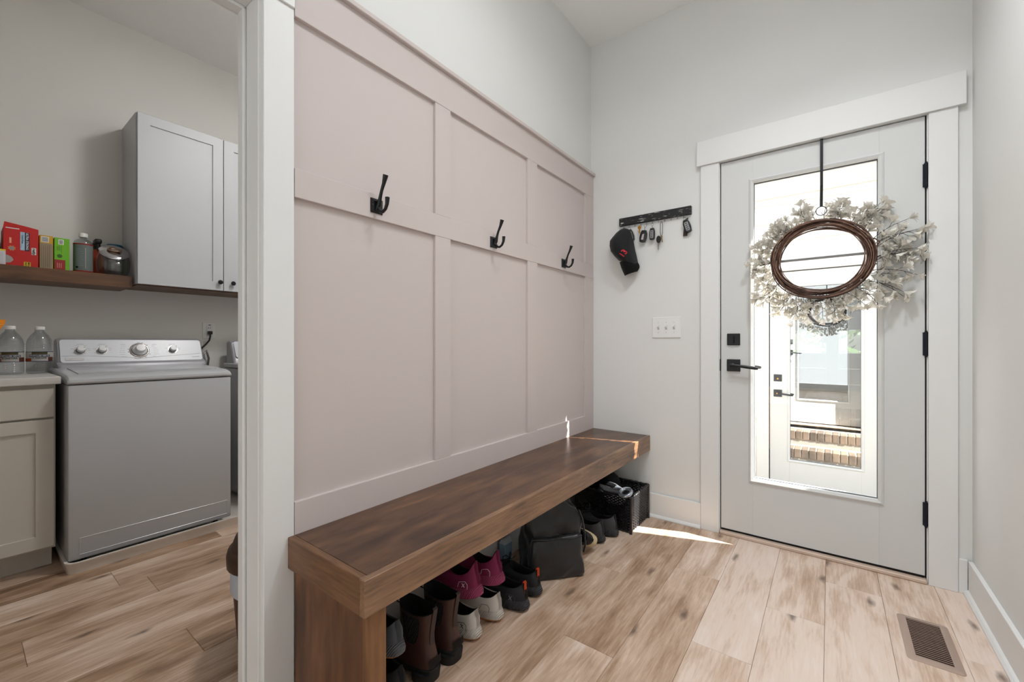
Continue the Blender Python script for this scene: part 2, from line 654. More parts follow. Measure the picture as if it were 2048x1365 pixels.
bm = BM()
box(bm, XR, XR + 0.14, YN - 0.1, YD, 0, ZC)
wall_right = struct('wall_right', bm, WALL, 'plain white wall right of the entry door')
bm = BM()
box(bm, XA, XR, YN - 0.12, YN, 0, ZC)
wall_near = struct('wall_near', bm, WALL, 'white wall behind the photographer')
bm = BM()
box(bm, XL - 0.14, XL, YLN, YLF, 0, ZC)
wall_l1 = struct('wall_laundry_left', bm, LWALL, 'off-white laundry wall behind the washer')
bm = BM()
box(bm, XL - 0.14, XJ, YLF, YLF + 0.12, 0, ZC)
wall_l2 = struct('wall_laundry_far', bm, LWALL, 'laundry end wall past the dryer')
bm = BM()
box(bm, XL - 0.14, XJ, YLN - 0.12, YLN, 0, ZC)
wall_l3 = struct('wall_laundry_near', bm, LWALL, 'laundry end wall near the photographer')

# laundry doorway trim
trim2 = bpy.data.objects.new('trim_2', None)
COL.objects.link(trim2)
trim2['kind'] = 'structure'
trim2['label'] = 'white casing and jamb of the laundry doorway'


def tbox(root, name, dims, material=TRIM, r=0.0015):
    bm = BM()
    box(bm, *dims, r=r)
    return link(name, finish(bm, name, material), root)


for s_, yy in ((1, DY1), (-1, DY0)):
    tbox(trim2, 'jamb', (XJ - 0.004, XA + 0.002, yy, yy + s_ * 0.0185, 0.0, DZ + 0.018))
    tbox(trim2, 'door_stop', (-1.392, -1.355, yy - s_ * 0.010, yy, 0.0, DZ - 0.002), r=0.003)
    tbox(trim2, 'side_casing', (XA, XF, yy + s_ * 0.008, yy + s_ * 0.0925, 0.0, 2.043), r=0.0015)
tbox(trim2, 'jamb', (XJ - 0.004, XA + 0.002, DY0, DY1, DZ, DZ + 0.0185))
tbox(trim2, 'door_stop', (-1.392, -1.355, DY0, DY1, DZ - 0.010, DZ), r=0.003)
tbox(trim2, 'head_casing', (XA, XF + 0.006, DY0 - 0.11, DY1 + 0.0925, 2.043, 2.183), r=0.0015)
tbox(trim2, 'strike_plate', (-1.408, -1.4045, DY1 - 0.0012, DY1 + 0.001, 0.905, 0.962), BLACKM, r=0)

# entry door trim
trim1 = bpy.data.objects.new('trim_1', None)
COL.objects.link(trim1)
trim1['kind'] = 'structure'
trim1['label'] = 'white casing and jamb of the entry door'
CF = YD - 0.018
tbox(trim1, 'side_casing', (-0.588, -0.493, CF, YD, 0.0, 2.062))
tbox(trim1, 'side_casing', (0.343, 0.434, CF, YD, 0.0, 2.062))
tbox(trim1, 'head_casing', (-0.607, 0.457, YD - 0.028, YD, 2.062, 2.201))
tbox(trim1, 'jamb', (-0.5115, -0.4895, YD - 0.003, YD + 0.145, 0.0, 2.0845))
tbox(trim1, 'jamb', (0.3395, 0.3615, YD - 0.003, YD + 0.145, 0.0, 2.0845))
tbox(trim1, 'jamb', (-0.4895, 0.3395, YD - 0.003, YD + 0.145, 2.0615, 2.0845))
tbox(trim1, 'weatherstrip', (-0.4895, -0.4758, YD + 0.047, YD + 0.062, 0.02, 2.0615), GAP)
tbox(trim1, 'weatherstrip', (0.3258, 0.3395, YD + 0.047, YD + 0.062, 0.02, 2.0615), GAP)
tbox(trim1, 'weatherstrip', (-0.4758, 0.3258, YD + 0.047, YD + 0.062, 2.045, 2.0615), GAP)
tbox(trim1, 'gap_seal', (-0.4895, -0.4872, YD + 0.008, YD + 0.046, 0.02, 2.0615), GAP, r=0)
tbox(trim1, 'gap_seal', (0.3366, 0.3395, YD + 0.004, YD + 0.046, 0.02, 2.0615), GAP, r=0)
tbox(trim1, 'gap_seal', (-0.4872, 0.3366, YD + 0.012, YD + 0.046, 2.0588, 2.0615), GAP, r=0)
tbox(trim1, 'threshold', (-0.4895, 0.3395, YD - 0.022, YD + 0.14, 0.0, 0.018), mat('threshold_wood', (205, 182, 164), 0.45, var=0.06, scale=12), r=0.004)

# baseboards
bb1 = bpy.data.objects.new('baseboard_far', None); COL.objects.link(bb1); bb1['kind'] = 'structure'
bb1['label'] = 'white baseboard between bench and door'
tbox(bb1, 'board', (XA + 0.02, -0.589, YD - 0.015, YD, 0.0, 0.142), r=0.002)
bm = BM(); prism(bm, [(YD - 0.015, 0), (YD - 0.027, 0), (YD - 0.027, 0.006), (YD - 0.022, 0.014), (YD - 0.015, 0.018)], 'X', XA + 0.02, -0.589)
link('shoe_moulding', finish(bm, 'shoe_moulding', TRIM), bb1)
tbox(bb1, 'board', (0.435, XR - 0.016, YD - 0.015, YD, 0.0, 0.142), r=0.001)
bb2 = bpy.data.objects.new('baseboard_right', None); COL.objects.link(bb2); bb2['kind'] = 'structure'
bb2['label'] = 'white baseboard along the right wall'
tbox(bb2, 'board', (XR - 0.015, XR, YN, YD - 0.0155, 0.0, 0.142), r=0.002)
bm = BM(); prism(bm, [(XR - 0.015, 0), (XR - 0.030, 0), (XR - 0.030, 0.007), (XR - 0.023, 0.016), (XR - 0.015, 0.020)], 'Y', YN, YD - 0.0155)
link('shoe_moulding', finish(bm, 'shoe_moulding', TRIM), bb2)

# ------------------------------------------------------------------ doors with a full glass lite


def make_door(name, label, ox, oy, oz, outside, pane):
    """ox: x of the lock edge; face towards the camera at oy; outside: hardware shows key cylinders"""
    root = bpy.data.objects.new(name, None)
    COL.objects.link(root)
    root.location = (ox, oy, oz)
    root['kind'] = 'structure'
    root['label'] = label
    DW, DH, TH = 0.819, 2.027, 0.044
    gx0, gx1, gz0, gz1 = 0.154, 0.666, 0.297, 1.890

    def P(nm, bm, m, smooth=False, parent=None):
        return link(nm, finish(bm, nm, m, smooth), parent or root)
    bm = BM()
    box(bm, 0, gx0, 0, TH, 0, DH, r=0.001)
    box(bm, gx1, DW, 0, TH, 0, DH, r=0.001)
    box(bm, gx0, gx1, 0, TH, 0, gz0, r=0)
    box(bm, gx0, gx1, 0, TH, gz1, DH, r=0)
    P('door_slab', bm, DOORW)
    # glazing bead, both sides
    for ya, yb in ((-0.010, 0.0), (TH, TH + 0.010)):
        bm = BM()
        ys = (ya, yb) if ya < 0 else (yb, ya)
        w = 0.022
        o = (gx0 - 0.018, gx1 + 0.018, gz0 - 0.018, gz1 + 0.018)
        i_ = (gx0 + 0.004, gx1 - 0.004, gz0 + 0.004, gz1 - 0.004)
        mid = (gx0 - 0.008, gx1 + 0.008, gz0 - 0.008, gz1 + 0.008)

        def loop(q, y):
            return [(q[0], y, q[2]), (q[1], y, q[2]), (q[1], y, q[3]), (q[0], y, q[3])]
        inner_y = TH / 2 + (-0.004 if ya < 0 else 0.004)
        quadstrip(bm, [loop(o, ys[1]), loop((o[0] + 0.002, o[1] - 0.002, o[2] + 0.002, o[3] - 0.002), ys[0] + (0.004 if ya < 0 else -0.004)),
                       loop(mid, ys[0]), loop(i_, ys[0] + (0.006 if ya < 0 else -0.006)), loop(i_, inner_y)])
        P('glazing_bead', bm, DOORW)
    bm = BM()
    box(bm, gx0 + 0.002, gx1 - 0.002, TH / 2 - 0.003, TH / 2 + 0.003, gz0 + 0.002, gz1 - 0.002)
    P('pane', bm, pane)
    bm = BM()
    for q in ((gx0 + 0.0035, gx0 + 0.0065, gz0, gz1), (gx1 - 0.0065, gx1 - 0.0035, gz0, gz1), (gx0, gx1, gz0 + 0.0035, gz0 + 0.0065), (gx0, gx1, gz1 - 0.0075, gz1 - 0.0035)):
        box(bm, q[0], q[1], TH / 2 - 0.0042, TH / 2 + 0.0042, q[2], q[3])
    P('glazing_seal', bm, mat('seal_grey', (70, 74, 80), 0.6))
    bm = BM()
    box(bm, 0.002, DW - 0.002, 0.004, TH - 0.004, -0.0115, 0.0)
    P('door_sweep', bm, GAP)
    # lock and lever
    for side, sy in ((-1, 0.0), (1, TH)):
        bm = BM()
        box(bm, 0.031, 0.095, sy, sy + side * 0.009, 1.015, 1.079, r=0.002)
        lk = P('deadbolt', bm, BLACKM)
        if (side == -1) == (not outside):
            bm = BM()
            box(bm, 0.058, 0.068, sy + side * 0.009, sy + side * 0.024, 1.028, 1.066, r=0.003)
            P('thumb_turn', bm, BLACKM, parent=lk)
        else:
            bm = BM()
            lathe(bm, [(0.007, 0), (0.007, 0.003), (0.005, 0.004)], (0.063, sy + side * 0.0125 - 0.003, 1.04), 'Y', 14)
            P('key_cylinder', bm, BRASS, parent=lk)
        bm = BM()
        box(bm, 0.030, 0.096, sy, sy + side * 0.009, 0.872, 0.938, r=0.002)
        pl = P('lever_plate', bm, BLACKM)
        bm = BM()
        yk = sy + side * 0.009
        lathe(bm, [(0.012, 0), (0.012, 0.034), (0.010, 0.036)] if side > 0 else [(0.010, -0.036), (0.012, -0.034), (0.012, 0)], (0.060, yk, 0.906), 'Y', 16)
        ye = sy + side * 0.040
        tube(bm, [(0.052, ye, 0.906), (0.066, ye, 0.906), (0.10, ye, 0.903), (0.14, ye, 0.898), (0.172, ye, 0.894), (0.182, ye - side * 0.004, 0.893)],
             [0.009, 0.0095, 0.0085, 0.0085, 0.0085, 0.007], 10)
        P('lever', bm, BLACKM, 40, parent=pl)
        if outside:
            bm = BM()
            lathe(bm, [(0.006, 0), (0.006, 0.003)], (0.060, yk + side * 0.0385 - 0.0015, 0.906), 'Y', 12)
            P('key_cylinder', bm, BRASS, parent=pl)
    return root, P


door1, DP = make_door('door_1', 'white entry door with full glass pane and black hardware', -0.4848, YD, 0.030, False, PANE)
# hinges on the right edge, knuckles on the room side
for hz in (1.795, 1.053, 0.304):
    bm = BM()
    zz = hz - 0.030
    lathe(bm, [(0.0068, -0.052), (0.0068, 0.052)], (0.8215, -0.0072, zz), 'Z', 12)
    lathe(bm, [(0.0045, -0.058), (0.0045, -0.052)], (0.8215, -0.0072, zz), 'Z', 10)
    lathe(bm, [(0.0045, 0.052), (0.0045, 0.058)], (0.8215, -0.0072, zz), 'Z', 10)
    box(bm, 0.8195, 0.8235, -0.006, 0.036, zz - 0.051, zz + 0.051)
    box(bm, 0.8115, 0.8265, -0.0025, -0.0002, zz - 0.051, zz + 0.051)
    DP('hinge', bm, NAVYM, 40)
bm = BM()
box(bm, -0.0062, -0.0006, -0.004, 0.018, 0.872, 0.938, r=0.001)
DP('latch_plate', bm, BLACKM)

# ------------------------------------------------------------------ outside, seen through the glass
EXTW = mat('exterior_white', (228, 226, 222), 0.6, var=0.02, scale=6)
GY = -0.36
bm = BM(); box(bm, -6, 6, YD + 0.14, 14, GY - 0.1, GY)
struct('ground', bm, mat('concrete', (140, 135, 128), 0.85, var=0.08, scale=3, bump=0.1), 'pale concrete walk outside the entry door')
YO = 4.60
wo = bpy.data.objects.new('wall_outbuilding', None); COL.objects.link(wo)
wo['kind'] = 'structure'; wo['label'] = 'white lap-sided wall across the walk'


def wpart(name, dims, m=EXTW, r=0.0):
    bm = BM(); box(bm, *dims, r=r)
    return link(name, finish(bm, name, m), wo)


wpart('wall_core', (-2.6, -0.56, YO + 0.03, YO + 0.12, GY, 3.05))
wpart('wall_core', (0.47, 2.6, YO + 0.03, YO + 0.12, GY, 3.05))
wpart('wall_core', (-0.56, 0.47, YO + 0.03, YO + 0.12, 1.735, 3.05))
sm = None
for x0, x1, zs in ((-2.6, -0.555, GY), (0.468, 2.6, GY), (-2.6, 2.6, 1.82)):
    z = zs
    while z < 2.38:
        if x1 - x0 < 5 and z > 1.80:
            break
        bm = BM()
        prism(bm, [(YO + 0.03, z), (YO + 0.004, z), (YO + 0.020, z + 0.175), (YO + 0.03, z + 0.175)], 'X', x0, x1)
        link('siding_board', finish(bm, 'siding_board', EXTW), wo)
        z += 0.175
wpart('frieze_board', (-2.6, 2.6, YO - 0.012, YO + 0.03, 2.405, 3.05), mat('frieze_cream', (226, 218, 210), 0.6, var=0.02))
wpart('door_casing', (-0.555, -0.4585, YO - 0.006, YO + 0.03, GY, 1.80), r=0.002)
wpart('door_casing', (0.3755, 0.468, YO - 0.006, YO + 0.03, GY, 1.80), r=0.002)
wpart('door_casing', (-0.4585, 0.3755, YO - 0.006, YO + 0.03, 1.722, 1.80), r=0.002)
wpart('head_gap_line', (-0.575, 0.488, YO - 0.014, YO + 0.03, 1.802, 1.812), mat('gap_line_dark', (60, 58, 56), 0.5))  # dark strip standing in for the gap between casing and siding
wpart('door_sill', (-0.4585, 0.3755, YO - 0.01, YO + 0.12, GY, -0.331))
door2, _ = make_door('door_2', 'white exterior door with glass pane across the walk', -0.451, YO + 0.03, -0.314, True,
                     glass_mat('tinted_pane', (0.72, 0.78, 0.80), gloss=0.42))

# brick steps up to the entry door
MORTAR = mat('mortar', (176, 168, 158), 0.9, var=0.1, scale=40)
BRICK = wood_mat('brick_clay', [(0.3, (96, 84, 74)), (0.5, (126, 110, 96)), (0.7, (150, 130, 112))], 'Z', rough=0.85, grain=14, stretch=2, knots=0, bump=0.5, blotch=0.5, random_tone=0.3)
st = Thing('brick_steps', 'two rowlock brick steps below the entry door sill', 'steps', (0, 3.1, GY))
st.box('mortar_bed', (-0.85, 0.75, YD + 0.143, 3.02, GY, -0.032), MORTAR)
st.box('mortar_bed', (-0.85, 0.75, YD + 0.143, 3.32, GY, -0.192), MORTAR)
bmB = BM(); box(bmB, -0.031, 0.031, -0.1, 0.1, 0, 0.100, r=0.004)
brick_me = finish(bmB, 'brick', BRICK)
for i in range(22):
    for yy, zz in ((2.93, -0.126), (3.23, -0.286)):
        o = link('brick', brick_me, st.o)
        o.location = (-0.81 + i * 0.072, yy + random.uniform(-.002, .002) - 3.1, zz - GY + random.uniform(-.0015, .0015))

# deck railing and dark panelling behind the second door
rl = Thing('deck_railing', 'unpainted pine railing with square balusters beyond glass', 'railing', (0, 6.3, GY))
rl.box('top_board', (-1.6, 1.8, 6.25, 6.29, 0.30, 0.46), RAWWOOD, r=0.003)
rl.box('top_board', (-1.6, 1.8, 6.22, 6.36, 0.46, 0.50), RAWWOOD, r=0.003)
rl.box('bottom_rail', (-1.6, 1.8, 6.25, 6.29, -0.28, -0.19), RAWWOOD, r=0.003)
for i in range(20):
    rl.box('baluster', (-1.5 + i * 0.17, -1.462 + i * 0.17, 6.29, 6.328, -0.3, 0.46), RAWWOOD, r=0.002)
for px in (-1.6, 0.1, 1.76):
    rl.box('post', (px, px + 0.085, 6.29, 6.375, GY, 0.46), RAWWOOD, r=0.003)
DARKW = mat('charcoal_boards', (44, 46, 52), 0.55, var=0.1, scale=10)
fe = Thing('panel_screen', 'charcoal boarded screen with clear window openings beyond railing', 'screen', (0, 8.2, GY))
for z0, z1 in ((GY, -0.1), (-0.09, 0.16), (0.17, 0.42), (0.43, 0.66), (0.67, 0.90)):
    fe.box('board', (-2.6, 3.4, 8.2, 8.24, z0, z1), DARKW, r=0.004)
for z0, z1 in ((1.26, 1.62), (1.63, 2.0), (2.01, 2.4)):
    fe.box('board', (-2.6, 3.4, 8.2, 8.24, z0, z1), DARKW, r=0.004)
for px in (-2.6, -1.75, -0.9, -0.05, 0.80, 1.65, 2.5, 3.3):
    fe.box('post', (px, px + 0.16, 8.16, 8.28, GY, 2.4), DARKW, r=0.004)
sbox('floor_dark_cover', (-2.6, 3.4, YO + 0.121, 8.15, GY + 0.001, GY + 0.02), mat('cover_dark', (46, 42, 38), 0.8, var=0.2), label='dark cover added over bright ground behind the second door')  # added dark sheet, keeps the view behind the pane dim
shade_roof = sbox('roof', (-2.6, 3.4, YO + 0.121, 8.15, 2.55, 2.65), DARKW, label='unseen porch roof added to shade the railing')  # added out of view to keep light off the railing


def tree(x, y, h, r, label):
    t = Thing('tree', label, 'tree', (x, y, GY), group='trees beyond the screen')
    bm = BM(); tube(bm, [(x, y, GY), (x + .03, y, GY + h * .4), (x - .02, y, GY + h * .8)], [0.09, 0.07, 0.03], 8)
    t.part('trunk', bm, mat('bark', (84, 74, 66), 0.9, var=0.2, bump=0.5), 40)
    bm = BM()
    for i in range(700):
        a, b, q = random.uniform(0, 2 * PI), random.uniform(-1, 1), random.random() ** 0.4
        c = Vector((x + r * q * math.cos(a) * math.sqrt(1 - b * b), y + r * q * math.sin(a) * math.sqrt(1 - b * b), GY + h * 0.62 + b * q * h * 0.42))
        u = Vector((random.uniform(-1, 1), random.uniform(-1, 1), random.uniform(-1, 1))).normalized() * 0.09
        v = u.orthogonal().normalized() * 0.05
        bm.faces.new([bm.verts.new(c + p) for p in (-u, v, u, -v)])
    f = t.part('foliage', bm, mat('leaf_green', (120, 150, 76), 0.6, var=0.35, scale=3))
    f['kind'] = 'stuff'


tree(-0.1, 10.6, 3.6, 1.3, 'leafy green tree left behind the charcoal screen')
tree(3.1, 11.2, 3.9, 1.4, 'leafy green tree right behind the charcoal screen')

# ------------------------------------------------------------------ bench
BT = 0.49
bn = Thing('bench', 'dark-stained wooden bench running along the panelled wall', 'bench', (-1.08, 1.58, 0))
bn.box('seat_panel', (XF + 0.001, -0.9025, 0.609, YD - 0.001, 0.465, BT - 0.0004), BENCHW, r=0.0008)
bn.box('front_apron', (-0.902, -0.882, 0.588, YD - 0.001, 0.399, BT), BENCHF, r=0.0015)
bn.box('end_apron', (XF + 0.001, -0.9025, 0.588, 0.6085, 0.399, BT), BENCHX, r=0.0015)
bn.box('end_panel', (XF + 0.001, -0.924, 0.6095, 0.630, 0.0, 0.465), BENCHZ, r=0.001)
bn.box('front_post', (-0.9235, -0.9035, 0.6095, 0.666, 0.0, 0.465), wood_mat('stained_pine_post', [(0.28, (80, 50, 30)), (0.45, (116, 79, 48)), (0.60, (140, 98, 62)), (0.78, (160, 116, 76))],
       'Z', rough=0.45, grain=10, stretch=12, knots=0.6, bump=0.15, blotch=0.4), r=0.0012)
bn.box('wall_cleat', (XF + 0.001, XF + 0.03, 0.66, YD - 0.002, 0.42, 0.465), BENCHX)
bn.box('wall_cleat', (-1.23, -0.93, YD - 0.03, YD - 0.002, 0.42, 0.465), BENCHX)

# ------------------------------------------------------------------ coat hooks
for i, (yc, zc) in enumerate(((0.889, 1.533), (1.529, 1.529), (2.183, 1.530))):
    x = XF + 0.0008
    h = Thing('coat_hook', ['black double coat hook on rail, nearest the laundry doorway', 'black double coat hook on the rail, middle of three',
                            'black double coat hook on rail, nearest the entry wall'][i], 'hook', (x, yc, zc), group='coat hooks on the rail')
    bm = BM()
    rr = lambda s, xo: [(xo, yc + a * s, zc + b * s) for a, b in ((-0.024, -0.025), (0.024, -0.025), (0.024, 0.025), (-0.024, 0.025))]
    quadstrip(bm, [rr(1, x), rr(1, x + 0.003), rr(0.62, x + 0.008), rr(0.5, x + 0.0075)], True, True, True)
    pl = h.part('plate', bm, BLACKM)
    bm = BM()
    for dy in (-0.016,):
        lathe(bm, [(0.004, 0), (0.004, 0.002), (0.002, 0.003)], (x + 0.0045, yc + dy, zc), 'X', 10)
    h.part('screw', bm, DARKP, 40, parent=pl)
    bm = BM()
    tube(bm, [(x + 0.004, yc, zc - 0.012), (x + 0.016, yc, zc + 0.004), (x + 0.022, yc, zc + 0.026), (x + 0.030, yc, zc + 0.048), (x + 0.042, yc, zc + 0.070), (x + 0.050, yc, zc + 0.090), (x + 0.0525, yc, zc + 0.0975)],
         [0.009, 0.0085, 0.006, 0.0052, 0.0062, 0.0085, 0.0095], 10)
    h.part('upper_prong', bm, BLACKM, 50)
    bm = BM()
    tube(bm, [(x + 0.006, yc, zc + 0.004), (x + 0.014, yc, zc - 0.012), (x + 0.024, yc, zc - 0.023), (x + 0.038, yc, zc - 0.026), (x + 0.052, yc, zc - 0.018), (x + 0.060, yc, zc - 0.003), (x + 0.062, yc, zc + 0.014), (x + 0.062, yc, zc + 0.019)],
         [0.008, 0.0066, 0.0055, 0.0052, 0.0055, 0.0062, 0.0075, 0.008], 10)
    h.part('lower_prong', bm, BLACKM, 50)

# ------------------------------------------------------------------ light switch
sw = Thing('switch_plate', 'white three-gang toggle switch plate beside the door', 'switch', (-0.784, YD, 1.15))
sw.box('plate', (-0.868, -0.700, YD - 0.006, YD, 1.089, 1.213), WHITEP, r=0.0025, seg=2)
for k in range(3):
    cx = -0.784 + (k - 1) * 0.046
    g = sw.box('toggle_slot', (cx - 0.006, cx + 0.006, YD - 0.0066, YD - 0.005, 1.138, 1.164), mat('slot_grey', (186, 186, 184), 0.5))
    bm = BM()
    prism(bm, [(YD - 0.006, 1.143), (YD - 0.017, 1.156), (YD - 0.0165, 1.163), (YD - 0.006, 1.158)], 'X', cx - 0.0042, cx + 0.0042)
    sw.part('toggle', bm, WHITEP)
    for zz in (1.121, 1.181):
        bm = BM()
        lathe(bm, [(0.003, -0.0075), (0.0032, -0.006)], (cx, YD, zz), 'Y', 10)
        sw.part('screw', bm, mat('screw_white', (205, 205, 203), 0.4))

# ------------------------------------------------------------------ key rack and what hangs from it
def distressed():
    m = mat('distressed_black', (20, 20, 22), 0.6, var=0.2)
    nt = m.node_tree
    b = nt.nodes['Principled BSDF']
    tc = nt.nodes.new('ShaderNodeTexCoord')
    mp = nt.nodes.new('ShaderNodeMapping'); mp.inputs['Scale'].default_value = (14, 60, 95)
    nz = nt.nodes.new('ShaderNodeTexNoise'); nz.inputs['Scale'].default_value = 1.6; nz.inputs['Detail'].default_value = 6
    rp = nt.nodes.new('ShaderNodeValToRGB')
    rp.color_ramp.elements[0].position = 0.60; rp.color_ramp.elements[0].color = lin((20, 20, 22))
    rp.color_ramp.elements[1].position = 0.68; rp.color_ramp.elements[1].color = lin((205, 200, 192))
    nt.links.new(tc.outputs['Object'], mp.inputs[0]); nt.links.new(mp.outputs[0], nz.inputs['Vector'])
    nt.links.new(nz.outputs['Fac'], rp.inputs[0]); nt.links.new(rp.outputs[0], b.inputs['Base Color'])
    return m


kr = Thing('key_rack', 'distressed black wooden key rack with small cup hooks', 'rack', (-0.857, YD, 1.802))
kr.box('board', (-1.075, -0.639, YD - 0.020, YD, 1.802, 1.851), distressed(), r=0.002)
HX = [-1.045 + i * 0.0365 for i in range(11)]
for hx in HX:
    bm = BM()
    tube(bm, [(hx, YD - 0.010, 1.802), (hx, YD - 0.010, 1.794), (hx, YD - 0.014, 1.786), (hx, YD - 0.021, 1.785), (hx, YD - 0.025, 1.791)], 0.0013, 6)
    kr.part('cup_hook', bm, STEEL, 50)


def fob(name, label, cx, ztop, w, h, tilt, face, extra=None, ring_h=0.018, group='car key fobs'):
    t = Thing(name, label, 'key', (cx, YD - 0.020, ztop), (0, tilt, 0), group=group, local=True)
    bm = BM()
    tube(bm, [(0.0075 * math.cos(a), 0, -0.0075 + 0.0075 * math.sin(a)) for a in [2 * PI * k / 14 for k in range(14)]], 0.0011, 6, closed=True)
    tube(bm, [(0, 0, -0.014), (0.002, 0, -ring_h - 0.004)], 0.0022, 6)
    t.part('key_ring', bm, STEEL, 50)
    bm = BM()
    z1 = -ring_h
    out = [(-w * 0.30, z1), (w * 0.30, z1), (w * 0.47, z1 - h * 0.25), (w * 0.5, z1 - h * 0.6), (w * 0.40, z1 - h * 0.95), (w * 0.2, z1 - h), (-w * 0.2, z1 - h), (-w * 0.40, z1 - h * 0.95), (-w * 0.5, z1 - h * 0.6), (-w * 0.47, z1 - h * 0.25)]
    prism(bm, out, 'Y', -0.008, 0.007, r=0.003)
    t.part('shell', bm, mat('fob_black', (20, 20, 22), 0.35, var=0.1), 40)
    if face == 'silver_tip':
        bm = BM()
        prism(bm, [(-w * 0.12, z1 - h * .35), (w * 0.16, z1 - h * .28), (w * 0.16, z1 - h * .8), (-w * 0.2, z1 - h * .8)], 'Y', -0.0095, -0.0075, r=0.0006)
        t.part('face_plate', bm, CHROME)
    else:
        bm = BM()
        prism(bm, rrect(-w * 0.27, w * 0.27, z1 - h * 0.86, z1 - h * 0.2, 0.004, 3), 'Y', -0.0095, -0.0075, r=0.0006)
        fp = t.part('face_plate', bm, mat('fob_silver', (170, 172, 175), 0.3, 0.7))
        for q in range(4):
            bm = BM()
            zz = z1 - h * (0.30 + 0.15 * q)
            box(bm, -w * 0.17, w * 0.17, -0.0105, -0.009, zz - 0.0028, zz + 0.0028, r=0.0008)
            t.part('button', bm, mat('fob_button', (70, 70, 74), 0.5), parent=fp)
    if extra: extra(t)
    return t


fob('car_key_fob', 'silver-faced car key fob half hidden behind the cap', HX[1] - 0.002, 1.786, 0.034, 0.075, math.radians(-16), 'buttons')
fob('car_key_fob', 'black car key fob with silver wedge, left of the touching pair', -0.905, 1.786, 0.044, 0.074, math.radians(10), 'silver_tip', ring_h=0.036)
fob('car_key_fob', 'black car key fob with pale buttons, right of the touching pair', -0.862, 1.786, 0.034, 0.072, math.radians(1), 'buttons', ring_h=0.030)


def strap(t):
    bm = BM()
    prism(bm, [(-0.004, -0.012), (0.018, -0.005), (-0.018, -0.106), (-0.040, -0.098)], 'Y', 0.008, 0.011)
    t.part('leather_strap', bm, mat('dark_leather', (48, 34, 30), 0.6, var=0.15))


fob('car_key_fob', 'car key fob with brown leather strap at the rack end', HX[10] + 0.004, 1.787, 0.040, 0.078, math.radians(-17), 'buttons', strap, ring_h=0.016)
# brass house key
t = Thing('house_key', 'small brass house key hanging alone on the rack', 'key', (-0.942, YD - 0.020, 1.787), local=True)
bm = BM()
prism(bm, [(0.011 * math.cos(a), -0.014 + 0.011 * math.sin(a)) for a in [2 * PI * k / 14 for k in range(14)]], 'Y', -0.001, 0.001)
t.part('bow', bm, BRASS)
bm = BM()
prism(bm, [(-0.004, -0.024), (0.004, -0.024), (0.004, -0.046), (0.0, -0.052), (-0.004, -0.047), (-0.002, -0.042), (-0.004, -0.038), (-0.0025, -0.033)], 'Y', -0.001, 0.001)
t.part('blade', bm, BRASS)
# looped lanyard key
t = Thing('lanyard_key', 'black-headed key hanging on a long wire loop', 'key', (HX[6] + 0.018, YD - 0.020, 1.788), local=True)
bm = BM()
tube(bm, [(0, 0, 0), (-0.006, 0, -0.014), (-0.007, 0, -0.06), (-0.004, 0, -0.085), (0.002, 0, -0.088), (0.007, 0, -0.07), (0.0075, 0, -0.02), (0.004, 0, -0.004)], 0.0016, 6, closed=True)
t.part('wire_loop', bm, mat('wire_dark', (60, 58, 56), 0.4, 0.8), 50)
bm = BM()
prism(bm, [(-0.016 + 0.0 + 0.014 * math.cos(a), -0.106 + 0.022 * math.sin(a)) for a in [2 * PI * k / 16 for k in range(16)]][:], 'Y', -0.004, 0.004, r=0.001)
t.part('key_head', bm, mat('fob_black', (20, 20, 22), 0.35))
bm = BM()
prism(bm, [(-0.0205, -0.126), (-0.0145, -0.126), (-0.016, -0.168), (-0.0195, -0.172), (-0.021, -0.165)], 'Y', -0.0012, 0.0012)
t.part('key_blade', bm, STEEL)
bm = BM()
prism(bm, [(-0.004, -0.084), (0.008, -0.09), (0.007, -0.104), (0.010, -0.128), (0.005, -0.127), (0.000, -0.105)], 'Y', -0.0062, -0.0045)
t.part('second_key', bm, mat('dull_brass', (140, 118, 86), 0.4, 0.9))

# ------------------------------------------------------------------ baseball cap
CAPM = mat('cap_black', (13, 13, 15), 0.9, var=0.2, scale=60, bump=0.2, sheen=0.1)
cp = Thing('baseball_cap', 'black baseball cap with red number hanging from the rack', 'cap', (-1.04, YD - 0.02, 1.78))
stn = [(1.780, -1.040, -1.012, .006), (1.771, -1.066, -0.998, .030), (1.752, -1.090, -0.990, .055), (1.722, -1.115, -0.982, .082), (1.690, -1.129, -0.975, .100), (1.655, -1.129, -0.968, .112),
       (1.622, -1.120, -0.960, .116), (1.592, -1.098, -0.953, .108), (1.560, -1.070, -0.946, .088)]
rings = []
for z, xl, xr, d in stn:
    ring = []
    for k in range(22):
        a = 2 * PI * k / 22
        cx, hw = (xl + xr) / 2, (xr - xl) / 2
        px = cx + hw * math.cos(a)
        s = math.sin(a)
        py = YD - 0.022 - (d * (s if s > 0 else 0.05 * s)) * (0.9 + 0.1 * math.cos(a))
        ring.append((px, py, z - 0.02 * math.cos(a) * (1 if z < 1.7 else 0.3)))
    rings.append(ring)
bm = BM(); quadstrip(bm, rings, True, True, True)
cr = cp.part('crown', bm, CAPM, 60)
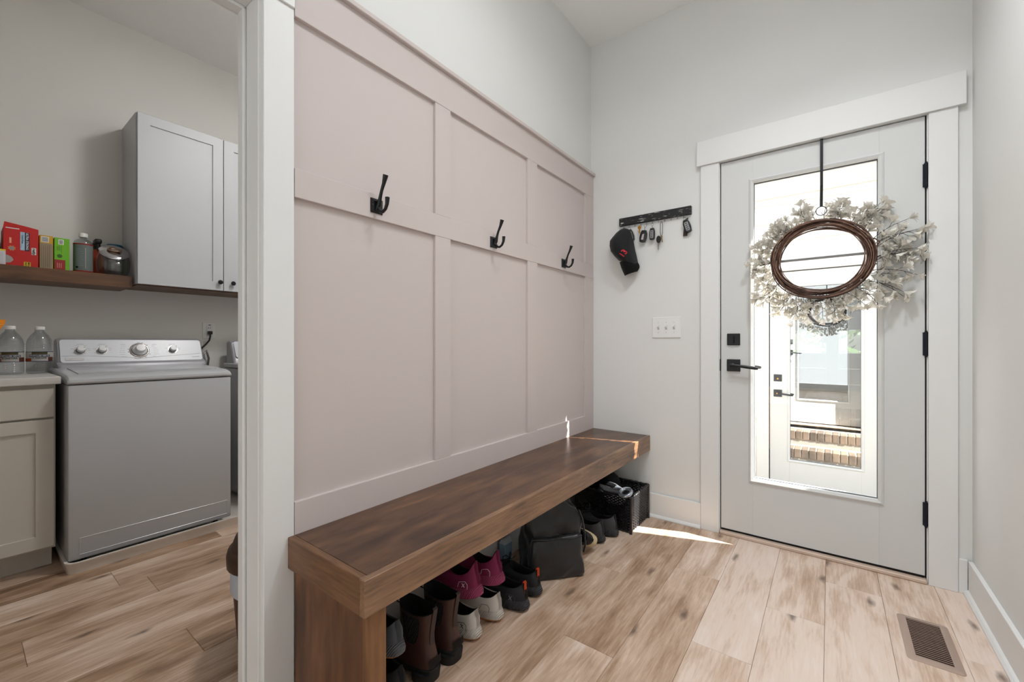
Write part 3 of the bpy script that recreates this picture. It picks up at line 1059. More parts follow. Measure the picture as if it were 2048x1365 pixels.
# panel seams
for f_ in (0.30, 0.62):
    bm = BM()
    pts = []
    for ring in rings[1:]:
        p = Vector(ring[int(11 * f_)])
        pts.append(p + Vector((0, -0.0008, 0)))
    tube(bm, pts, 0.0012, 5)
    cp.part('seam', bm, CAPM, 50, parent=cr)
bm = BM()
nb = 13
top, bot = [], []
tl, tr = Vector((-1.066, 0, 1.566)), Vector((-0.945, 0, 1.552))
bl_, br_ = Vector((-1.030, 0, 1.477)), Vector((-0.952, 0, 1.500))
rows = []
for j in range(7):
    v = j / 6
    row = []
    for i in range(nb):
        u = i / (nb - 1)
        a = tl.lerp(tr, u)
        b = bl_.lerp(br_, u)
        p = a.lerp(b, v)
        bulge = math.sin(PI * u)
        p.x += 0.014 * math.sin(PI * v) * (u - 0.2)
        p.z -= 0.010 * bulge * v
        p.y = YD - 0.030 - 0.075 * bulge ** 0.8 * (1 - 0.25 * v)
        row.append(p)
    rows.append(row)
quadstrip(bm, rows, closed=False)
bmesh.ops.solidify(bm, geom=bm.faces[:], thickness=0.003)
br = cp.part('brim', bm, CAPM, 60)
RED = mat('embroidery_red', (205, 30, 52), 0.7, var=0.08)
ang = math.radians(52)
num = lettering('13', 0.047, RED, cp.o, (-1.006, YD - 0.20, 1.604), (math.cos(ang), 0, math.sin(ang)), (-math.sin(ang), 0, math.cos(ang)),
                depth=0.0004, base=cp.base, bold=0.0007)
drape(num.data, mesh_tree(cr.data), 'y', -1, 0.0012, 0.5)

# ------------------------------------------------------------------ wreath hanger and wreath
hg = Thing('wreath_hanger', 'black metal over-the-door strap with a ring', 'hanger', (-0.033, YD - 0.013, 1.66))
bm = BM()
yS = YD - 0.0135
prism(bm, [(yS - 0.0015, 2.059), (yS, 2.059), (yS, 1.83), (YD - 0.0885, 1.735), (YD - 0.0885, 1.706), (YD - 0.090, 1.706), (YD - 0.090, 1.735), (yS - 0.0015, 1.83)], 'X', -0.039, -0.027)
box(bm, -0.039, -0.027, yS - 0.0015, YD + 0.046, 2.0575, 2.0587)
hg.part('strap', bm, BLACKM)
bm = BM()
tube(bm, [(-0.033 + 0.021 * math.cos(a), YD - 0.092, 1.686 + 0.021 * math.sin(a)) for a in [2 * PI * k / 24 for k in range(24)]], 0.0017, 8, closed=True)
hg.part('ring', bm, BLACKM, 50)

WC = Vector((-0.037, YD - 0.062, 1.462))
wr = Thing('wreath', 'twig wreath with white blossom sprigs hanging on the entry door', 'wreath', tuple(WC))
rw = random.Random(3)
vine = wood_mat('vine_bark', [(0.3, (44, 28, 23)), (0.5, (80, 54, 43)), (0.72, (124, 92, 76))], 'Y', rough=0.45, grain=30, stretch=2, knots=0, bump=0.3, blotch=0.3)
vine2 = wood_mat('vine_bark_pale', [(0.3, (92, 66, 54)), (0.5, (132, 102, 86)), (0.72, (176, 150, 134))], 'Y', rough=0.4, grain=30, stretch=2, knots=0, bump=0.3, blotch=0.3)
for cnt, vm in ((22, vine), (9, vine2)):
    bm = BM()
    for i in range(cnt):
        a_off, b_off = rw.uniform(-0.017, 0.017), rw.uniform(-0.013, 0.013) - (0.005 if vm is vine2 else 0)
        ph, fr = rw.uniform(0, 2 * PI), rw.choice((1, 2, 2, 3))
        am = rw.uniform(0.003, 0.011)
        pts = []
        for k in range(44):
            a = 2 * PI * k / 44
            q = a_off + am * math.sin(fr * a + ph)
            pts.append((WC.x + (0.187 + q) * math.cos(a), WC.y + b_off + 0.007 * math.cos(fr * a + ph + 1), WC.z + (0.170 + q) * math.sin(a)))
        tube(bm, pts, rw.uniform(0.0022, 0.0038) * (0.75 if vm is vine2 else 1), 6, closed=True)
    wr.part('vine_ring', bm, vm, 60)['kind'] = 'stuff'
# cut twig ends
bm = BM()
tube(bm, [(WC.x + 0.17, WC.y - 0.015, WC.z + 0.075), (WC.x + 0.20, WC.y - 0.018, WC.z + 0.065), (WC.x + 0.215, WC.y - 0.016, WC.z + 0.05), (WC.x + 0.205, WC.y - 0.014, WC.z + 0.032)], 0.003, 6)
wr.part('twig_end', bm, vine, 60)
PETAL = mat('petal_white', (250, 248, 244), 0.7, var=0.05, scale=40, trans=0.0)
_nt = PETAL.node_tree
_b = _nt.nodes['Principled BSDF']
_tl = _nt.nodes.new('ShaderNodeBsdfTranslucent'); _tl.inputs['Color'].default_value = lin((250, 247, 240))
_mx = _nt.nodes.new('ShaderNodeMixShader'); _mx.inputs[0].default_value = 0.5
_o = _nt.nodes['Material Output']
_nt.links.new(_b.outputs[0], _mx.inputs[1]); _nt.links.new(_tl.outputs[0], _mx.inputs[2]); _nt.links.new(_mx.outputs[0], _o.inputs['Surface'])
STEM = mat('stem_brown', (62, 50, 44), 0.7, var=0.15)


def blossom_mesh(seed):
    rb = random.Random(seed)
    bm = BM()
    n = 8
    for k in range(n):
        az = 2 * PI * k / n + rb.uniform(-.3, .3)
        op = rb.uniform(0.2, 0.95)          # opening angle from the axis (+X)
        L = rb.uniform(0.028, 0.044)
        w = rb.uniform(0.007, 0.011)
        d = Vector((math.cos(op), math.sin(op) * math.cos(az), math.sin(op) * math.sin(az)))
        side = Vector((0, -math.sin(az), math.cos(az)))
        nrm = d.cross(side)
        rows = []
        for t, ww, lift in ((0.0, 0.12, 0), (0.3, 0.55, 0.02), (0.62, 1.0, 0.02), (0.86, 0.9, -0.08), (1.0, 0.35, -0.2)):
            c = d * (L * t) + nrm * (L * lift)
            rows.append([c - side * w * ww + nrm * 0.0016 * ww, c, c + side * w * ww + nrm * 0.0016 * ww])
        quadstrip(bm, rows, closed=False)
    bmesh.ops.solidify(bm, geom=bm.faces[:], thickness=0.0005)
    return finish(bm, 'blossom', PETAL, 60)


BLO = [blossom_mesh(s) for s in range(4)]
rs = random.Random(11)
NS = 50
for i in range(NS):
    phi = 2 * PI * i / NS + rs.uniform(-0.05, 0.05)
    deg = math.degrees(phi) % 360
    swirl = math.radians(rs.uniform(22, 58))
    right = max(0, math.cos(phi - math.radians(-8)))
    down = max(0, math.cos(phi - math.radians(250)))
    Ls = 0.105 + 0.085 * right ** 2 + 0.035 * down + rs.uniform(-0.02, 0.025)
    start = Vector((0.175 * math.cos(phi), 0.018 + rs.uniform(-.004, .006), 0.158 * math.sin(phi)))
    yb = rs.uniform(-0.14, 0.12)
    d0 = Vector((math.cos(phi + swirl + 0.2), yb * 0.5, math.sin(phi + swirl + 0.2)))
    d1 = Vector((math.cos(phi + swirl - 0.25), yb, math.sin(phi + swirl - 0.25)))
    pts = [start + d0.lerp(d1, t) * (Ls * t) for t in (0, .25, .5, .75, 1)]
    for p in pts:
        p.y = max(-0.05 if abs(deg - 90) > 38 else 0.012, min(0.040, p.y))
    bm = BM()
    tube(bm, pts, [0.0018, 0.0016, 0.0014, 0.0012, 0.0009], 5)
    tips = []
    nblo = 6
    for q in range(nblo):
        t = 1.0 if q == nblo - 1 else 0.22 + 0.70 * q / max(1, nblo - 1)
        f_ = t * 4
        k0 = min(3, int(f_))
        p = pts[k0].lerp(pts[k0 + 1], f_ - k0)
        dr = (pts[k0 + 1] - pts[k0]).normalized()
        if q < nblo - 1:
            sd = Vector((-dr.z, rs.uniform(-0.8, 0.3), dr.x)) * (1 if q % 2 else -1)
            dd = (dr * 1.0 + sd * 0.75).normalized()
            e = p + dd * rs.uniform(0.012, 0.028)
            e.y = max(-0.05 if abs(deg - 90) > 38 else 0.012, min(0.034, e.y))
            tube(bm, [p, p.lerp(e, .6), e], 0.0009, 4)
        else:
            e, dd = p, dr
        tips.append((e, dd))
    spr = wr.o and link('sprig', finish(bm, 'sprig', STEM, 50), wr.o)
    for e, dd in tips:
        if abs(e.x - 0.004) < 0.034 and 0.17 < e.z < 0.27:      # leave the hanger ring clear
            e = e + Vector((0.0, 0.028 - e.y, 0.0))
            if e.z < 0.245:
                continue
        o = link('blossom', BLO[rs.randrange(4)], spr)
        o.location = e
        qd = dd.to_track_quat('X', 'Z').to_euler()
        qd.x += rs.uniform(0, 6.28)
        o.rotation_euler = (Matrix.Rotation(0, 4, 'X') @ dd.to_track_quat('X', 'Z').to_matrix().to_4x4() @ Matrix.Rotation(rs.uniform(0, 6.28), 4, 'X')).to_euler()
        s_ = rs.uniform(0.75, 1.12)
        o.scale = (s_, s_, s_)

# ------------------------------------------------------------------ floor register
VM = mat('register_tan', (178, 156, 142), 0.4, 0.25, var=0.04)
vx0, vx1, vy0, vy1 = 0.207, 0.347, 1.928, 2.223
rg = Thing('floor_register', 'tan metal floor register with dark slots near baseboard', 'vent', (0.277, 2.076, 0))
bm = BM()


def rl3(x0, x1, y0, y1, r, z):
    return [(p[0], p[1], z) for p in rrect(x0, x1, y0, y1, r, 4)]


ix0, ix1, iy0, iy1 = 0.231, 0.3235, 1.953, 2.201
quadstrip(bm, [rl3(vx0, vx1, vy0, vy1, 0.012, 0.0), rl3(vx0, vx1, vy0, vy1, 0.012, 0.0015), rl3(vx0 + .006, vx1 - .006, vy0 + .006, vy1 - .006, 0.008, 0.0045),
               rl3(ix0, ix1, iy0, iy1, 0.002, 0.005), rl3(ix0, ix1, iy0, iy1, 0.002, 0.0006)])
rg.part('frame', bm, VM, 30)
rg.box('backing', (ix0, ix1, iy0, iy1, 0.0, 0.0007), mat('register_dark', (20, 12, 8), 0.9))
nsl = 21
bm = BM(); prism(bm, [(-0.0019, 0.0020), (0.0019, 0.0024), (0.0019, 0.0032), (-0.0019, 0.0029)], 'X', ix0 - 0.277, ix1 - 0.277)
slat_me = finish(bm, 'slat', mat('register_slat', (150, 124, 110), 0.4, 0.2, var=0.05))
for i in range(nsl):
    o = link('slat', slat_me, rg.o)
    o.location = (0, iy0 + (i + 0.5) * (iy1 - iy0) / nsl - 2.076, 0)

# ------------------------------------------------------------------ footwear
def ring_pts(x0, x1, w, zf, zs, zb, n=30, heel=0.86):
    out = []
    cx, a = (x0 + x1) / 2, (x1 - x0) / 2
    for k in range(n):
        t = 2 * PI * k / n
        c, s = math.cos(t), math.sin(t)
        wf = heel + (1 - heel) * (0.5 + 0.5 * math.sin(c * PI / 2)) - 0.10 * max(0, c) ** 3
        y = w * wf * math.copysign(abs(s) ** 0.72, s)
        x = cx + a * math.copysign(abs(c) ** 0.80, c)
        z = zf * max(c, 0) ** 2 + zb * max(-c, 0) ** 2 + zs * s * s
        out.append((x, y, z))
    return out


def tread(name, rgb, rough=0.6):
    """foam midsole with slanted ribs"""
    if name in MATS:
        return MATS[name]
    m = mat(name, rgb, rough, var=0.05)
    nt = m.node_tree
    b = nt.nodes['Principled BSDF']
    tc = nt.nodes.new('ShaderNodeTexCoord')
    mp = nt.nodes.new('ShaderNodeMapping'); mp.inputs['Rotation'].default_value = (0, 0.6, 0)
    wv = nt.nodes.new('ShaderNodeTexWave'); wv.inputs['Scale'].default_value = 55; wv.inputs['Distortion'].default_value = 0.5
    bp = nt.nodes.new('ShaderNodeBump'); bp.inputs['Strength'].default_value = 0.6; bp.inputs['Distance'].default_value = 0.004
    nt.links.new(tc.outputs['Object'], mp.inputs[0]); nt.links.new(mp.outputs[0], wv.inputs['Vector'])
    nt.links.new(wv.outputs['Fac'], bp.inputs['Height']); nt.links.new(bp.outputs[0], b.inputs['Normal'])
    return m


LINING = mat('shoe_lining', (12, 12, 14), 0.95)


def sneaker(label, loc, rot, upper, mid, outsole, L=0.25, W=0.045, H=1.0, tab=None, badge=None, outline=None, lace=None, group=None, peak=0.0, name='sneaker', bow=True):
    t = Thing(name, label, 'shoe', loc, rot, group=group, local=True)
    k = L / 0.27
    # sole
    bm = BM()
    quadstrip(bm, [ring_pts(0.006 * k, L - 0.012, W * 0.92, 0.012, 0.0, 0.004), ring_pts(-0.0085 * k, L - 0.002, W * 1.06, 0.019, 0.0105, 0.0125)], True, True, True)
    t.part('outsole', bm, outsole, 50)
    bm = BM()
    quadstrip(bm, [ring_pts(-0.0075 * k, L - 0.003, W * 1.045, 0.019, 0.0105, 0.0125), ring_pts(-0.010 * k, L, W * 1.07, 0.026, 0.020, 0.022),
                   ring_pts(-0.002 * k, L, W * 1.04, 0.036, 0.034, 0.040), ring_pts(0.004 * k, L - 0.004, W * 0.96, 0.038, 0.037, 0.044)], True, True, True)
    t.part('midsole', bm, mid, 50)
    # upper
    mouth0, mouth1 = 0.016 * k, 0.150 * k
    R = [ring_pts(0.004 * k, L - 0.004, W * 0.97, 0.034, 0.032, 0.036),
         ring_pts(0.001 * k, L - 0.006, W * 1.00, 0.050 * H, 0.050 * H, 0.055 * H),
         ring_pts(0.003 * k, L - 0.022, W * 0.97, 0.064 * H, 0.066 * H, 0.075 * H),
         ring_pts(0.010 * k, L * 0.83, W * 0.86, 0.076 * H, 0.076 * H, 0.088 * H),
         ring_pts(mouth0 - 0.004 * k, L * 0.68, W * 0.74, 0.088 * H, 0.080 * H, 0.098 * H + peak * 0.7),
         ring_pts(mouth0 - 0.006 * k, mouth1, W * 0.64, 0.102 * H, 0.078 * H, 0.106 * H + peak)]
    bm = BM(); quadstrip(bm, R)
    t.part('upper', bm, upper, 60)
    bm = BM()
    quadstrip(bm, [R[-1], ring_pts(mouth0 - 0.001 * k, mouth1 - 0.006, W * 0.58, 0.103 * H, 0.079 * H, 0.106 * H + peak), ring_pts(mouth0 + 0.004, mouth1 - 0.01, W * 0.56, 0.07 * H, 0.06 * H, 0.07 * H),
                   ring_pts(mouth0 + 0.003, mouth1 + 0.02, W * 0.66, 0.045, 0.045, 0.045)], True, False, True)
    t.part('lining', bm, LINING, 60)
    # tongue and laces
    lm = lace or upper
    bm = BM()
    rows = []
    for q, (x, z) in enumerate(((0.185, 0.083), (0.165, 0.094), (0.148, 0.106), (0.136, 0.118), (0.130, 0.124))):
        rows.append([(x * k, yy * W, z * H - 0.010 * abs(yy) ** 2) for yy in (-0.48, -0.25, 0, 0.25, 0.48)])
    quadstrip(bm, rows, closed=False)
    bmesh.ops.solidify(bm, geom=bm.faces[:], thickness=0.004)
    t.part('tongue', bm, upper, 60)
    for q in range(4):
        x = (0.205 - 0.017 * q) * k
        z = (0.076 + 0.0085 * q) * H
        bm = BM()
        tube(bm, [(x + 0.006, -0.52 * W, z - 0.006), (x, -0.25 * W, z + 0.004), (x, 0.25 * W, z + 0.005), (x + 0.006, 0.52 * W, z - 0.006)], 0.0024, 6)
        t.part('lace', bm, lm, 60)
    bm = BM()
    xb, zb = 0.152 * k, 0.112 * H
    for s in ((-1, 1) if bow else ()):
        tube(bm, [(xb, 0, zb), (xb + 0.008, s * 0.012, zb + 0.014), (xb + 0.014, s * 0.026, zb + 0.012), (xb + 0.014, s * 0.030, zb), (xb + 0.006, s * 0.016, zb - 0.002), (xb, 0, zb)], 0.0022, 6)
    if bow:
        t.part('bow', bm, lm, 60)
    else:
        bm.free()
    # heel strip
    bm = BM()
    quadstrip(bm, [[(0.0 - 0.0022, y, 0.050), (0.004 - 0.0012, y, 0.075 * H), (0.010 * k - 0.0022, y, 0.100 * H + peak * 0.7), (0.010 * k - 0.001, y, 0.107 * H + peak)] for y in (-0.007, -0.0035, 0, 0.0035, 0.007)], closed=False)
    bmesh.ops.solidify(bm, geom=bm.faces[:], thickness=0.002)
    t.part('heel_strip', bm, upper, 60)
    if tab:
        bm = BM()
        quadstrip(bm, [[(x, y, z) for x, z in ((0.006 * k - 0.003, 0.070 * H), (0.008 * k - 0.003, 0.090 * H), (0.0085 * k - 0.003, 0.112 * H), (0.012 * k, 0.114 * H), (0.016 * k, 0.100 * H))] for y in (-0.0085, -0.003, 0.003, 0.0085)], closed=False)
        bmesh.ops.solidify(bm, geom=bm.faces[:], thickness=0.0025)
        t.part('heel_tab', bm, tab, 60, label='bright orange pull tab')
    if outline:
        # angular stitched panel on the rear quarter that faces the room
        bm = BM()
        yq = lambda x, z: W * (0.86 + 0.9 * (x / L) - 0.012) * (1.0 - 1.9 * max(0, z - 0.062)) + 0.001
        def seg(pts):
            tube(bm, [(x * k, yq(x * k, z * H), z * H) for x, z in pts], 0.0009, 5)
        seg(((0.026, 0.046), (0.024, 0.062), (0.034, 0.071), (0.062, 0.068), (0.070, 0.050)))
        t.part('panel_line', bm, outline, 60)
    if badge:
        a = lettering('X', 0.021 * k, badge, t.o, (0.045 * k, W * 0.965 + 0.0012, 0.056 * H), (-0.96, -0.16, 0), (0, -0.2, 1), name='badge', depth=0.0012)
    return t


HALF = math.radians
MAG = mat('magenta_knit', (132, 32, 78), 0.75, var=0.12, scale=150, bump=0.25)
MAGS = tread('magenta_foam', (158, 60, 100))
WHT = mat('cream_leather', (206, 201, 193), 0.5, var=0.04, scale=60, bump=0.1)
WHTS = tread('cream_foam', (192, 186, 176))
TAN = mat('gum_rubber', (186, 120, 66), 0.6)
BLK = mat('black_knit', (30, 31, 35), 0.75, var=0.2, scale=160, bump=0.3)
BLKS = tread('black_foam', (46, 47, 50))
GRY = mat('grey_knit', (92, 97, 106), 0.7, var=0.1, scale=150, bump=0.25)
GRYS = tread('grey_foam', (104, 108, 114))
CHAR = mat('charcoal_mesh', (58, 58, 61), 0.6, var=0.2, scale=170, bump=0.3)
ORANGE = mat('orange_tab', (238, 92, 44), 0.6, var=0.05)
PALEL = mat('pale_line', (214, 196, 200), 0.6)
DKL = mat('dark_line', (56, 54, 54), 0.6)
MIDG = mat('mid_grey_print', (120, 122, 126), 0.6)

Z = PI
G1 = 'cream sneakers on the floor'
sneaker('cream leather sneaker with gum sole, nearer to the boots', (-1.000, 1.128, 0), (0, 0, Z + HALF(3)), WHT, WHTS, TAN, L=0.240, badge=DKL, outline=DKL, group=G1, bow=False)
sneaker('cream leather sneaker with gum sole, nearer to the orange-tab sneakers', (-1.000, 1.254, 0), (0, 0, Z + HALF(2)), WHT, WHTS, TAN, L=0.240, badge=None, outline=DKL, group=G1, bow=False)
G2 = 'magenta sneakers stacked on the cream pair'
sneaker('magenta knit sneaker resting on cream sneaker, nearer to the boots', (-1.006, 1.146, 0.137), (0, HALF(6), Z + HALF(4)), MAG, MAGS, MAGS, L=0.235, badge=PALEL, outline=PALEL, group=G2, peak=0.022, lace=MAG)
sneaker('magenta knit sneaker resting on cream sneaker, farther from the boots', (-0.996, 1.260, 0.135), (0, HALF(6), Z + HALF(2)), MAG, MAGS, MAGS, L=0.235, badge=None, outline=PALEL, group=G2, peak=0.022, lace=MAG)
G3 = 'black sneakers with orange tabs'
sneaker('black sneaker with orange heel tab, next to the cream pair', (-0.955, 1.362, 0), (0, 0, Z + HALF(1)), BLK, BLKS, BLKS, L=0.28, W=0.047, tab=ORANGE, badge=MIDG, outline=DKL, group=G3)
sneaker('black sneaker with orange heel tab, next to the backpack', (-0.968, 1.474, 0), (0, 0, Z + HALF(0)), BLK, BLKS, BLKS, L=0.28, W=0.047, tab=ORANGE, badge=None, outline=DKL, group=G3)
sneaker('grey knit sneaker balanced on a black shoe beside the bench post', (-1.008, 0.792, 0.132), (0, HALF(2), Z + HALF(2)), GRY, GRYS, TAN, L=0.245, outline=DKL)
sneaker('plain black sneaker under the grey sneaker beside bench post', (-0.998, 0.792, 0), (0, 0, Z + HALF(1)), BLK, BLKS, BLKS, L=0.25, outline=MIDG, bow=False)
G4 = 'charcoal trail shoes by the basket'
sneaker('charcoal mesh trail shoe standing against the wicker basket', (-0.928, 2.180, 0), (0, 0, Z + HALF(3)), CHAR, BLKS, RUBBER, L=0.28, W=0.046, H=1.12, group=G4)
sneaker('charcoal mesh trail shoe second from the wicker basket', (-0.955, 2.070, 0), (0, 0, Z + HALF(3)), CHAR, BLKS, RUBBER, L=0.28, W=0.045, H=1.12, group=G4)
sneaker('black shoe with tan sole lying on its side by backpack', (-0.945, 1.966, 0.050), (HALF(-62), 0, Z + HALF(3)), BLK, mat('tan_foam', (206, 186, 148), 0.6), mat('tan_foam', (206, 186, 148), 0.6), L=0.27, W=0.046, bow=False)


def boot(label, loc, rot):
    t = Thing('boot', label, 'boot', loc, rot, group='brown ankle boots', local=True)
    L, W = 0.262, 0.044
    LEA = mat('brown_leather', (70, 44, 38), 0.42, var=0.28, scale=22, bump=0.2)
    bm = BM()
    quadstrip(bm, [ring_pts(0.0, 0.082, W * 0.94, 0, 0, 0, heel=0.95), ring_pts(-0.004, 0.084, W * 0.98, 0.030, 0.030, 0.030, heel=0.95)], True, True, True)
    t.part('heel_block', bm, RUBBER, 40)
    bm = BM()
    quadstrip(bm, [ring_pts(0.07, L - 0.006, W * 0.98, 0.006, 0.008, 0.020), ring_pts(-0.005, L, W * 1.05, 0.022, 0.026, 0.030), ring_pts(-0.005, L, W * 1.05, 0.033, 0.037, 0.041), ring_pts(0.0, L - 0.004, W * 0.98, 0.036, 0.040, 0.044)], True, True, True)
    t.part('sole', bm, RUBBER, 40)
    R = [ring_pts(0.0, L - 0.005, W * 0.98, 0.034, 0.038, 0.042), ring_pts(-0.003, L - 0.006, W * 1.01, 0.056, 0.058, 0.062), ring_pts(0.002, L * 0.88, W * 0.95, 0.080, 0.080, 0.085),
         ring_pts(0.012, L * 0.68, W * 0.86, 0.102, 0.104, 0.112), ring_pts(0.014, L * 0.58, W * 0.84, 0.130, 0.132, 0.140), ring_pts(0.008, L * 0.55, W * 0.90, 0.172, 0.172, 0.176),
         ring_pts(0.002, L * 0.56, W * 0.96, 0.220, 0.204, 0.214)]
    bm = BM(); quadstrip(bm, R)
    up = t.part('upper', bm, LEA, 60)
    bm = BM()
    quadstrip(bm, [R[-1], ring_pts(0.006, L * 0.54, W * 0.88, 0.221, 0.205, 0.215), ring_pts(0.024, L * 0.52, W * 0.74, 0.13, 0.13, 0.13), ring_pts(0.018, L * 0.56, W * 0.74, 0.05, 0.05, 0.05)], True, False, True)
    t.part('lining', bm, LINING, 60)
    # elastic gussets on both sides, laid on the leather
    bt = mesh_tree(up.data)
    for s in (1, -1):
        bm = BM()
        rows = []
        for z, xa, xb in ((0.108, 0.062, 0.084), (0.120, 0.050, 0.094), (0.140, 0.042, 0.100), (0.170, 0.036, 0.106), (0.198, 0.032, 0.110)):
            rows.append([(xa + (xb - xa) * q / 6, s * 0.1, z) for q in range(7)])
        quadstrip(bm, rows, closed=False)
        me_ = finish(bm, 'elastic_gusset', tread('elastic_black', (16, 16, 18), 0.9), 60)
        drape(me_, bt, 'y', s, 0.0012, 0.2)
        link('elastic_gusset', me_, t.o)
    bm = BM()
    quadstrip(bm, [[(x - 0.0025, y, z) for x, z in ((0.013, 0.112), (0.014, 0.140), (0.009, 0.172), (0.002, 0.208), (-0.002, 0.226), (0.004, 0.231))] for y in (-0.009, -0.004, 0.004, 0.009)], closed=False)
    bmesh.ops.solidify(bm, geom=bm.faces[:], thickness=0.003)
    t.part('pull_tab', bm, mat('grey_brown_leather', (104, 88, 84), 0.5, var=0.1), 60)
    bm = BM()
    rows = []
    for z, off in ((0.052, -0.0055), (0.064, -0.005), (0.076, -0.0035)):
        rows.append([(off + 0.30 * y * y / W * 0.9, y, z) for y in (-0.026, -0.016, -0.006, 0.006, 0.016, 0.026)])
    quadstrip(bm, rows, closed=False)
    bmesh.ops.solidify(bm, geom=bm.faces[:], thickness=0.003)
    t.part('heel_patch', bm, mat('patch_black', (26, 22, 22), 0.5, var=0.5, scale=160, bump=0.6), 60)
    bm = BM()
    tube(bm, [(L * .55, 0, 0.212), (L * .60, 0.012, 0.222), (L * .60, 0.020, 0.205), (L * .56, 0.010, 0.196), (L * .60, -0.012, 0.220), (L * .61, -0.02, 0.200), (L * .56, -0.006, 0.195)], 0.0028, 6)
    t.part('lace', bm, RUBBER, 60)
    return t


boot('dark brown leather ankle boot nearest the bench post', (-0.985, 0.906, 0), (0, 0, Z + HALF(1)))
boot('dark brown leather ankle boot nearer the cream sneaker', (-0.985, 1.008, 0), (0, 0, Z + HALF(1)))

# ------------------------------------------------------------------ backpack
NYL = mat('black_nylon', (24, 24, 27), 0.36, var=0.2, scale=14, bump=0.6, sheen=0.2)
bp = Thing('backpack', 'slumped black nylon backpack standing under the bench', 'backpack', (-1.045, 1.690, 0), (0, 0, math.radians(49)), local=True)


def sack(x0, x1, y0, y1, prof, seed, wob=0.006):
    rb = random.Random(seed)
    ph = [rb.uniform(0, 6.28) for _ in range(8)]
    rings = []
    for z, sx, sy, dx, dy, r in prof:
        cx, cy = (x0 + x1) / 2 + dx, (y0 + y1) / 2 + dy
        hx, hy = (x1 - x0) / 2 * sx, (y1 - y0) / 2 * sy
        pts = []
        base = rrect(-hx, hx, -hy, hy, min(r, hx * 0.95, hy * 0.95), 4)
        # add mid points on the long sides
        full = []
        for i in range(len(base)):
            a, b = Vector(base[i]), Vector(base[(i + 1) % len(base)])
            full.append(a)
            if (b - a).length > 0.03:
                for q in (0.2, 0.4, 0.6, 0.8):
                    full.append(a.lerp(b, q))
        for i, p in enumerate(full):
            ang_ = math.atan2(p.y, p.x)
            w = wob * (math.sin(3 * ang_ + ph[0] + z * 22) + 0.6 * math.sin(5 * ang_ + ph[1] - z * 31) + 0.5 * math.sin(9 * ang_ + ph[2] + z * 47))
            n = p.normalized()
            pts.append((cx + p.x + n.x * w, cy + p.y + n.y * w, z + 0.3 * w * (1 if z > 0.01 else 0)))
        rings.append(pts)
    m = min(len(r) for r in rings)
    return rings


def sack_bm(*a, **k):
    rings = sack(*a, **k)
    n = len(rings[0])
    rings = [r for r in rings if len(r) == n]
    bm = BM(); quadstrip(bm, rings, True, True, True)
    return bm


def crumple(bm, amp, freq, seed):
    from mathutils import noise as mn
    bmesh.ops.subdivide_edges(bm, edges=bm.edges[:], cuts=2, use_grid_fill=True)
    bm.normal_update()
    for v in bm.verts:
        if v.co.z < 0.012:
            continue
        p = Vector((v.co.x * freq, v.co.y * freq, v.co.z * freq * 0.7)) + Vector((seed, seed * 2, 0))
        r = 1 - abs(mn.noise(p)) * 2.4                      # sharp ridges where the noise crosses zero
        v.co += v.normal * amp * (max(0, r) ** 2 - 0.35 + 0.6 * mn.noise(p * 0.5))
    return bm


prof = [(0.0, .93, .90, 0, 0, .03), (0.012, 1.0, 1.0, 0, 0, .035), (0.05, 1.02, 1.04, 0, 0, .035), (0.09, 1.0, 1.02, 0, 0, .035), (0.13, 1.01, 1.0, 0, 0, .035), (0.17, .99, .98, 0, 0.003, .035), (0.21, .97, .96, -0.002, 0.006, .035),
        (0.25, .95, .9, -0.006, 0.008, .035), (0.29, .88, .82, -0.012, 0.012, .035), (0.32, .78, .74, -0.016, 0.016, .035), (0.345, .66, .64, -0.02, 0.018, .03), (0.362, .50, .50, -0.02, 0.018, .02)]
bp.part('body', crumple(sack_bm(-0.135, 0.135, -0.070, 0.085, prof, 5, wob=0.008), 0.010, 11, 3), NYL, 75)
pf = [(0.004, .95, .9, 0, 0, .012), (0.02, 1.0, 1.0, 0, 0, .012), (0.06, 1.02, 1.1, 0, -.004, .012), (0.10, 1.0, 1.05, 0, -.003, .012), (0.14, .98, 1.0, 0, 0, .012), (0.170, .96, .8, 0, .004, .012), (0.182, .93, .5, 0, .01, .008)]
pk = bp.part('front_pocket', crumple(sack_bm(-0.122, 0.128, -0.098, -0.060, pf, 9, wob=0.005), 0.010, 10, 8), NYL, 75)
bm = BM(); tube(bm, [(-0.115 + 0.235 * i / 10, -0.088 - 0.004 * math.sin(i), 0.181 + 0.003 * math.sin(i * 1.3) - 0.0018 * (5 - abs(5 - i)) * 0.6) for i in range(11)], 0.0032, 6)
bp.part('zipper', bm, mat('zip_grey', (52, 52, 54), 0.35), 60, parent=pk)
bm = BM()
tube(bm, [(0.118, -0.052, 0.285), (0.136, -0.050, 0.24), (0.146, -0.050, 0.18), (0.150, -0.052, 0.12), (0.143, -0.046, 0.085)], 0.008, 8, squash=0.4)
bp.part('side_strap', bm, NYL, 60)
bm = BM()
tube(bm, [(-0.05, 0.06, 0.345), (-0.04, 0.055, 0.372), (-0.005, 0.05, 0.381), (0.03, 0.05, 0.372), (0.04, 0.05, 0.34)], 0.0065, 8, squash=0.5)
bp.part('grab_handle', bm, NYL, 60)
for s in (-1, 1):
    bm = BM()
    tube(bm, [(s * 0.06, 0.085, 0.30), (s * 0.075, 0.112, 0.25), (s * 0.08, 0.118, 0.16), (s * 0.09, 0.100, 0.06), (s * 0.1, 0.086, 0.03)], 0.016, 8, squash=0.4)
    bp.part('shoulder_strap', bm, NYL, 60)

